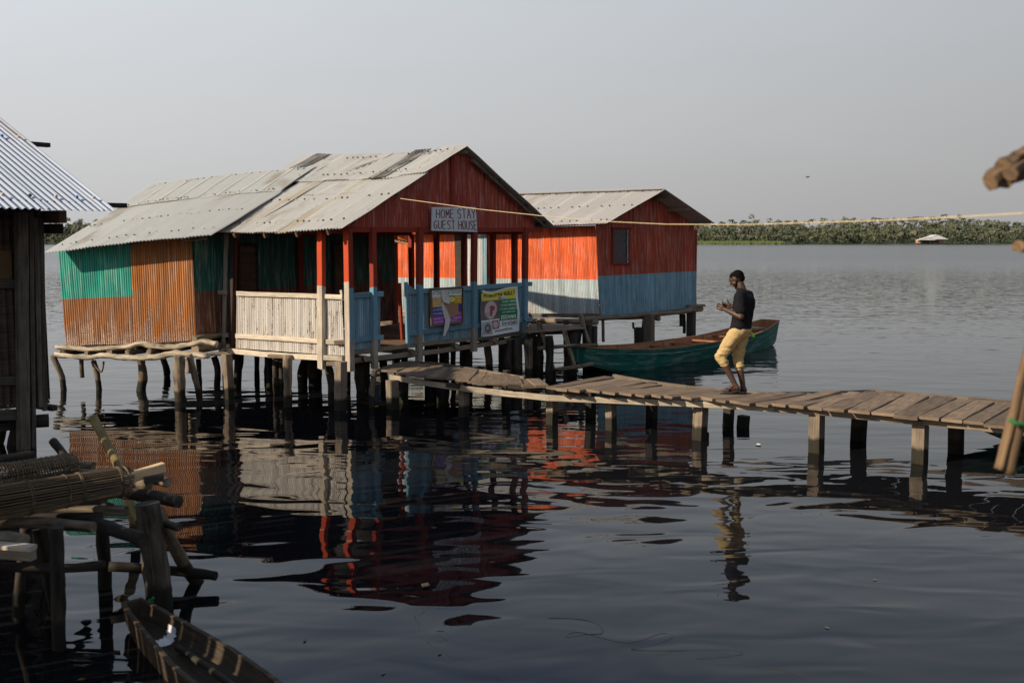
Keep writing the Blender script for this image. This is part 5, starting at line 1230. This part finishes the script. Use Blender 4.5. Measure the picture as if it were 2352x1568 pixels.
# dugout canoe
cdir = (at(585, 1568, .16) - at(325, 1375, .16)); cdir.z = 0; cdir.normalize()
c_s = at(304, 1386, .16); c_s.z = 0; c_b = c_s + cdir * 4.2
def stc(u):
    s_ = u * 4.2; wt = .07 + .125 * min(1, s_ / 1.2) ** .8 if u < .6 else .195 - .10 * ((u - .6) / .4) ** 2
    return wt, wt * .72, .17 - .01 * min(1, s_), -.08 + .12 * max(0, 1 - s_ / .5) ** 1.5 + .1 * max(0, (u - .85) / .15)
can, cP = boat('dugout_canoe', 'small dark dugout canoe with white paint patch at the bottom left', c_s, c_b, stc, thick=.022, mat='dugout', inm='dugout', rim='dugout', cat='canoe', chine=False, n=36)
mb = MB()
def inner(u, w_):
    wt, wbm, zt, zb = stc(u); t = .022; wt -= t; wbm = max(.01, wbm - t); zb = max(zb + t, .035); zm = zb + (zt - zb) * .28; wm = wbm + (wt - wbm) * .55
    prof = [(wbm * .9, zb), (0, zb - .01), (-wbm * .9, zb), (-wm, zm), (-wt, zt)]; f = w_ * 4; i = min(3, int(f)); f -= i
    q = (prof[i][0] + (prof[i + 1][0] - prof[i][0]) * f, prof[i][1] + (prof[i + 1][1] - prof[i][1]) * f)
    return cP(u, q) + V((0, 0, .008)) + V((-.75, -.66, 0)) * (.006 if w_ > .5 else 0)
for k in range(22):
    a, b = k / 22 * .86, (k + 1) / 22 * .86; u0, u1 = .106 + R(-.004, .004) - .008 * a, .134 + R(-.004, .004) - .008 * a
    mb.quad(inner(u0, a), inner(u0, b), inner(u1, b), inner(u1, a))
part(mb, 'paint_patch', 'white', can)
mb = MB(); mb.ball(at(346, 1381, .18), .022, 0, 6); mb.log([at(346, 1381, .18), at(352, 1372, .22)], .01, n=5); mb.log([at(346, 1381, .18), at(341, 1394, .15)], .008, n=5); part(mb, 'green_knot', 'twine_green', can)
mb = MB(); a = at(408, 1486, .07); b = at(560, 1592, .12); mb.log([a, a.lerp(b, .5) + V((0, 0, .005)), b, b + (b - a) * 1.2], .021, .020, rough=.1, tint=.9); tag(part(mb, 'punting_pole', 'pale_log', None), 'peeled pole lying inside the dugout canoe', 'pole')
# ------------------------------------------------------------------ floating bits
M['weed'] = plain('wet_weed_line', (.035, .03, .024), .7)
mb = MB(); q = [at(x, y, .004) for x, y in ((1260, 1418), (1330, 1420), (1375, 1433), (1384, 1452), (1350, 1455), (1300, 1462), (1330, 1450), (1440, 1475), (1520, 1452), (1545, 1462), (1500, 1480), (1450, 1490), (1560, 1492), (1680, 1490), (1705, 1500), (1650, 1508), (1600, 1512), (1640, 1522), (1740, 1528), (1830, 1545), (1885, 1570))]
mb.log([p - V((0, 0, .004)) for p in q], .0022, n=4, rough=.3, sub=4); tag(part(mb, 'weed_strand', 'weed', None), 'thin brown strand of weed curling on the water at the bottom right', 'weed')
for i, (x, y, m_, lb) in enumerate(((865, 933, 'ink_orange', 'yellow leaf floating under the guest house'), (1742, 1020, 'ink_white', 'tiny white scrap floating past the boardwalk posts'), (977, 1343, 'basket', 'small tan leaf floating on the red reflection'))):
    c_ = at(x, y, .01); mb = MB(); mb.poly([c_ + V((.035 * math.cos(k * 1.05), .05 * math.sin(k * 1.05), .006 * (k % 2))) for k in range(6)]); tag(part(mb, 'floating_leaf', m_, None), lb, 'leaf')
for x, y in ((1130, 1290), (880, 1545), (1010, 1500), (1480, 1250), (2010, 1330), (700, 1470), (1900, 1440), (1250, 1180)):
    c_ = at(x, y, .006); a = R(0, 3); mb = MB(); mb.poly([c_ + V((.022 * math.cos(a) * math.cos(k * 1.05) - .010 * math.sin(a) * math.sin(k * 1.05), .022 * math.sin(a) * math.cos(k * 1.05) + .010 * math.cos(a) * math.sin(k * 1.05), 0)) for k in range(6)])
    tag(part(mb, 'floating_leaf', 'basket', None), 'tiny brown leaf floating on the dark open water', 'leaf', 'tiny leaves floating on the lake')
# ------------------------------------------------------------------ person
def cap(mb, p0, r0, p1, r1, n=14, sq=1.0, sdir=None):
    p0, p1 = V(p0), V(p1); ax = (p1 - p0); L = ax.length; ax = ax.normalized() if L > 1e-6 else V((0, 0, 1))
    x = V(sdir) if sdir is not None else ax.cross(V((.3, .9, .2))); x = (x - ax * x.dot(ax)).normalized(); y = ax.cross(x)
    rings = []
    for k in range(1, 5): a = math.pi / 2 * k / 4; rings.append((p0 - ax * (r0 * math.cos(a)), r0 * math.sin(a)))
    for k in range(0, 4): a = math.pi / 2 * k / 4; rings.append((p1 + ax * (r1 * math.sin(a)), r1 * math.cos(a)))
    base = len(mb.v); mb.v.append(p0 - ax * r0)
    for c, r in rings:
        for j in range(n): a = 2 * math.pi * j / n; mb.v.append(c + x * (math.cos(a) * r) + y * (math.sin(a) * r * sq))
    mb.v.append(p1 + ax * r1); last = len(mb.v) - 1; z = (0, 0)
    for j in range(n): mb.face((base, base + 1 + (j + 1) % n, base + 1 + j), [z] * 3)
    for i in range(len(rings) - 1):
        for j in range(n):
            a = base + 1 + i * n + j; b = base + 1 + i * n + (j + 1) % n; mb.face((a, b, b + n, a + n), [z] * 4)
    o = base + 1 + (len(rings) - 1) * n
    for j in range(n): mb.face((last, o + j, o + (j + 1) % n), [z] * 3)
def remesh(mb, name, mat, parent, vox, it=4, fold=None, fac=.5):
    o = mb.build('tmp', M[mat]); m = o.modifiers.new('r', 'REMESH'); m.mode = 'VOXEL'; m.voxel_size = vox; m.use_smooth_shade = True
    s_ = o.modifiers.new('s', 'SMOOTH'); s_.iterations = it; s_.factor = fac
    bpy.context.view_layer.update(); me = bpy.data.meshes.new_from_object(o.evaluated_get(bpy.context.evaluated_depsgraph_get())); bpy.data.objects.remove(o)
    if fold:
        nn = [v.normal.copy() for v in me.vertices]
        for v, n_ in zip(me.vertices, nn): v.co += n_ * fold(v.co)
    me.materials.clear(); me.materials.append(M[mat]); me.name = name
    for p in me.polygons: p.use_smooth = True
    o = bpy.data.objects.new(name, me); COL.objects.link(o); o.parent = parent; o.matrix_parent_inverse = Matrix.Translation(-V(parent.location)); return o
PB = at(1701, 905.5, ZD + .012); PB = V((PB.x, PB.y, ZD + .012)); HS = PB.y / (F * 1.0) * 285 / 1.68 / CP
HS = HS * 1.0
fw = V((-.85, .53, 0)).normalized(); lf = V((-.53, -.85, 0)).normalized()
def J(f, l, z): return PB + (fw * f + lf * l + V((0, 0, z))) * HS
def r_(x): return x * HS
pe = thing('person', 'man in black t-shirt and tan cropped trousers walking along the boardwalk, looking down', 'person', PB)
body = MB()
hc = J(.085, 0, 1.552)
hdn = (J(.17, 0, 1.52) - J(.105, 0, 1.565)).normalized()      # the way the tilted face looks
fd = (fw * .86 + V((0, 0, -.50))).normalized(); upd = (fw * .50 + V((0, 0, .86))).normalized()
def Hd(f, l, u): return hc + (fd * f + lf * l + upd * u) * HS
cap(body, Hd(-.015, 0, .035), r_(.082), Hd(-.005, 0, .02), r_(.084)); cap(body, Hd(-.035, 0, .03), r_(.078), Hd(.03, 0, .03), r_(.072)); cap(body, Hd(.02, 0, -.02), r_(.062), Hd(.045, 0, -.075), r_(.036))
cap(body, Hd(.03, 0, -.05), r_(.05), Hd(.055, 0, -.090), r_(.028)); cap(body, Hd(.085, 0, .02), r_(.014), Hd(.108, 0, -.018), r_(.013)); cap(body, Hd(.088, -.02, -.048), r_(.012), Hd(.088, .02, -.048), r_(.012))
cap(body, Hd(.080, -.035, .035), r_(.014), Hd(.080, .035, .035), r_(.014))
for s_ in (-1, 1): cap(body, Hd(-.012, s_ * .080, .012), r_(.020), Hd(-.005, s_ * .078, -.014), r_(.013), sq=.6); cap(body, Hd(.03, s_ * .05, -.03), r_(.03), Hd(.06, s_ * .035, -.01), r_(.028))
cap(body, J(.00, 0, 1.38), r_(.064), J(.045, 0, 1.50), r_(.058))
cap(body, J(-.01, .10, 1.36), r_(.06), J(-.01, -.10, 1.36), r_(.06)); cap(body, J(-.01, .06, 1.24), r_(.11), J(.01, 0, .98), r_(.11)); cap(body, J(-.01, -.06, 1.24), r_(.11), J(.01, 0, .98), r_(.11)); cap(body, J(.03, .06, .90), r_(.11), J(.03, -.06, .90), r_(.11))
LS, RS = J(-.015, .185, 1.335), J(-.015, -.185, 1.335); LE, RE = J(-.062, .235, 1.075), J(-.02, -.275, 1.10); LW, RW = J(.195, .165, 1.165), J(.19, -.12, 1.185)
for S_, E_, W_ in ((LS, LE, LW), (RS, RE, RW)):
    cap(body, S_, r_(.058), S_.lerp(E_, .5), r_(.048)); cap(body, S_.lerp(E_, .5), r_(.048), E_, r_(.040)); cap(body, E_, r_(.042), E_.lerp(W_, .35), r_(.044)); cap(body, E_.lerp(W_, .35), r_(.044), W_, r_(.027))
def hand(Wp, d, up, side, thumb_up, curl=1.0):
    d, up = V(d).normalized(), V(up).normalized(); sd = d.cross(up).normalized()
    K = Wp + d * r_(.085)
    cap(body, Wp, r_(.026), Wp + d * r_(.04), r_(.030), sq=.75, sdir=up); cap(body, Wp + d * r_(.03) + up * r_(.015), r_(.026), K + up * r_(.018), r_(.020)); cap(body, Wp + d * r_(.03) - up * r_(.018), r_(.024), K - up * r_(.022), r_(.018))
    for i, (o_, L_) in enumerate(((.030, .036), (.010, .041), (-.011, .037), (-.031, .029))):
        b = K + up * r_(o_); c = b + (d * .75 + side * .45 * curl).normalized() * r_(L_); e = c + (d * .1 + side * 1.0).normalized() * r_(L_ * .8 * curl + .005); f_ = e + (-d * .8 + side * .5).normalized() * r_(L_ * .55 * curl)
        cap(body, b, r_(.0105), c, r_(.0095), 8); cap(body, c, r_(.0095), e, r_(.009), 8); cap(body, e, r_(.009), f_, r_(.0082), 8)
    t0 = Wp + d * r_(.03) + up * r_(.022); t1 = t0 + (up * .8 + d * .55 + side * .25).normalized() * r_(.040); t2 = t1 + (up * (1.0 if thumb_up else .4) + d * .15).normalized() * r_(.042)
    cap(body, t0, r_(.013), t1, r_(.011), 8); cap(body, t1, r_(.011), t2, r_(.0085), 8)
hand(LW, fw * 1 + V((0, 0, .35)), V((0, 0, 1)) - fw * .25, -lf, True, 1.0)
hand(RW, fw * .8 + lf * .25 + V((0, 0, .1)), V((0, 0, 1)), lf, False, .9)
LH, RH = J(.03, .09, .87), J(.03, -.09, .87); LK, RK = J(.262, .10, .515), J(.085, -.10, .485); LA, RA = J(.055, .085, .150), J(-.008, -.08, .088)
for a, b, c in ((LH, LK, LA), (RH, RK, RA)):
    cap(body, a, r_(.085), b, r_(.055)); cap(body, b, r_(.054), b.lerp(c, .32), r_(.052)); cap(body, b.lerp(c, .32), r_(.052), c, r_(.034))
def foot(A_, heel, toe, nm):
    cap(body, A_, r_(.034), heel, r_(.030)); cap(body, A_, r_(.032), heel.lerp(toe, .55), r_(.030)); cap(body, heel, r_(.028), heel.lerp(toe, .7), r_(.030), sq=.7)
    d = (toe - heel).normalized(); s_ = d.cross(V((0, 0, 1))).normalized()
    for k, o_ in enumerate((-.030, -.014, 0, .013, .026)):
        t = toe + s_ * r_(o_) - d * r_(abs(o_ + .02) * .35); cap(body, heel.lerp(toe, .65) + s_ * r_(o_ * .8), r_(.018), t, r_(.0095), 8)
    mb = MB(); up = s_.cross(d); pts = []
    n = 14; outl = []
    Lf = (toe - heel).length + r_(.05); c0 = heel - d * r_(.025) - up * r_(.036)
    for k in range(n):
        t = k / (n - 1); wd = r_(.034 + .014 * math.sin(min(1, t * 1.1) * math.pi * .8)) * (1 if .06 < t < .94 else .6); outl.append((t, wd))
    ring = [c0 + d * (Lf * t) + s_ * w_ for t, w_ in outl] + [c0 + d * (Lf * t) - s_ * w_ for t, w_ in outl[::-1]]
    low = [p - up * r_(.016) for p in ring]; m_ = len(ring); base = len(mb.v); mb.v += ring + low
    mb.face(tuple(base + k for k in range(m_)), [(0, 0)] * m_); mb.face(tuple(base + m_ + k for k in range(m_))[::-1], [(0, 0)] * m_)
    for k in range(m_): mb.face((base + k, base + (k + 1) % m_, base + m_ + (k + 1) % m_, base + m_ + k)[::-1], [(0, 0)] * 4)
    # broad strap over the instep
    for k in range(7):
        t0, t1 = .50 + .04 * k, .50 + .04 * (k + 1)
        arc = lambda t: [c0 + d * (Lf * t) + s_ * (r_(.048) * math.cos(a)) + up * (r_(.066 - .025 * (t - .5) * 2) * math.sin(a)) for a in [math.pi * q / 8 for q in range(9)]]
        a_, b_ = arc(t0), arc(t1)
        for q in range(8): mb.quad(a_[q], a_[q + 1], b_[q + 1], b_[q])
    return mb
sd1 = foot(LA, J(.015, .085, .100), J(.235, .10, .052), 'l'); sd2 = foot(RA, J(-.035, -.08, .050), J(.175, -.085, .046), 'r')
remesh(body, 'body', 'skin', pe, .0062, 3)
for s_ in (sd1, sd2): s_.build('sandal', M['sandal'], pe)
hr = MB()
cap(hr, Hd(-.034, 0, .044), r_(.086), Hd(.006, 0, .050), r_(.076)); cap(hr, Hd(-.055, 0, .0), r_(.060), Hd(-.05, 0, .03), r_(.070))
o = remesh(hr, 'hair', 'hair', pe, .007, 2)
brd = MB(); cap(brd, Hd(.035, -.040, -.062), r_(.018), Hd(.060, 0, -.098), r_(.021)); cap(brd, Hd(.035, .040, -.062), r_(.018), Hd(.060, 0, -.098), r_(.021)); 
for s_ in (-1, 1): cap(brd, Hd(.008, s_ * .060, -.035), r_(.014), Hd(.035, s_ * .046, -.07), r_(.017))
remesh(brd, 'beard', 'hair', pe, .007, 2)
for s_ in (-1, 1):
    mb = MB(); mb.ball(Hd(.074, s_ * .030, .012), r_(.0095), 0, 8); part(mb, 'eye', 'ink_white', pe)
sh = MB()
cap(sh, J(-.01, .12, 1.345), r_(.074), J(-.01, -.12, 1.345), r_(.074)); cap(sh, J(.025, 0, 1.428), r_(.068), J(0, 0, 1.30), r_(.10))
cap(sh, J(-.02, .075, 1.26), r_(.125), J(.015, .05, .93), r_(.120)); cap(sh, J(-.02, -.075, 1.26), r_(.125), J(.015, -.05, .93), r_(.120)); cap(sh, J(-.04, 0, 1.25), r_(.13), J(-.01, 0, 1.05), r_(.125))
cap(sh, J(.02, .065, .92), r_(.125), J(.02, -.065, .92), r_(.125))
for S_, E_ in ((LS, LE), (RS, RE)): cap(sh, S_, r_(.074), S_.lerp(E_, .66), r_(.073))
def foldS(c): return .006 * noise.noise(V((c.x * 14, c.y * 14, c.z * 9))) + .004 * noise.noise(V((c.x * 30, c.y * 30, c.z * 16)))
remesh(sh, 'tshirt', 'shirt', pe, .011, 5, foldS)
tr = MB()
cap(tr, J(.02, .06, .875), r_(.128), J(.02, -.06, .875), r_(.128))
for a, b, c, cf in ((LH, LK, LA, .30), (RH, RK, RA, .38)):
    cap(tr, a, r_(.110), a.lerp(b, .5), r_(.096)); cap(tr, a.lerp(b, .5), r_(.094), b, r_(.074)); cap(tr, b, r_(.074), b.lerp(c, cf * .75), r_(.066)); cap(tr, b.lerp(c, cf * .75), r_(.067), b.lerp(c, cf), r_(.056))
def foldT(c):
    z = (c.z - PB.z) / HS; k = max(0, min(1, (.75 - z) / .3))
    return .009 * noise.noise(V((c.x * 12, c.y * 12, c.z * 16))) + k * .020 * noise.noise(V((c.x * 9 + 3, c.y * 9, c.z * 36))) + .003 * noise.noise(V((c.x * 40, c.y * 40, c.z * 40)))
remesh(tr, 'trousers', 'trousers', pe, .010, 4, foldT)
mb = MB(); c_ = J(-.09, -.10, .84); mb.log([c_, c_ + fw * -.02 + V((0, 0, -.02)), c_ + V((0, 0, -.06)) + fw * -.035], .016, .022, n=7, rough=.4); tag(part(mb, 'cloth', 'lime', None), 'small lime green cloth hanging from the back pocket of the tan trousers', 'cloth')

# ------------------------------------------------------------------ added pole screen, out of view past the left edge, to shade the platform
sc_ = thing('added_shade_screen', 'added dark pole screen out of view, shading the log platform', 'screen', (-4.6, 5.5, 0))
sa, sb = V((-5.35, 8.6, 0)), V((-3.75, 1.2, 0)); sdn = (sb - sa).normalized()
for k in range(6):
    mb = MB(); q = sa.lerp(sb, k / 5); mb.log([q + V((0, 0, -.4)), q + V((0, 0, 3.3))], .055); part(mb, 'post', 'dark_bark', sc_)
for z in (.9, 2.0, 3.2):
    mb = MB(); mb.log([sa + V((0, 0, z)), sb + V((0, 0, z))], .04); part(mb, 'rail', 'dark_bark', sc_)
mb = MB(); q = 0.0; L_ = (sb - sa).length; rs = random.Random(11)
while q < L_:
    wd = rs.choice((.05, .06, .08, .12)); p = sa + sdn * q
    if 2.66 < q < 2.86 or 2.25 < q < 2.31 or 1.95 < q < 2.0: q += .05; continue  # gaps left so sun reaches the log ends
    mb.beam(p + V((rs.uniform(-.01, .01), 0, .55)), p + V((rs.uniform(-.03, .03), 0, rs.uniform(3.0, 3.45))), wd, .03, up=(1, 0, 0), tint=rs.random())
    q += wd + rs.choice((-.01, -.01, -.01, .0, -.01, .0, -.01, .004, -.01, -.01, -.01, -.01, .01, .07))
part(mb, 'slats', 'dark_wood', sc_)
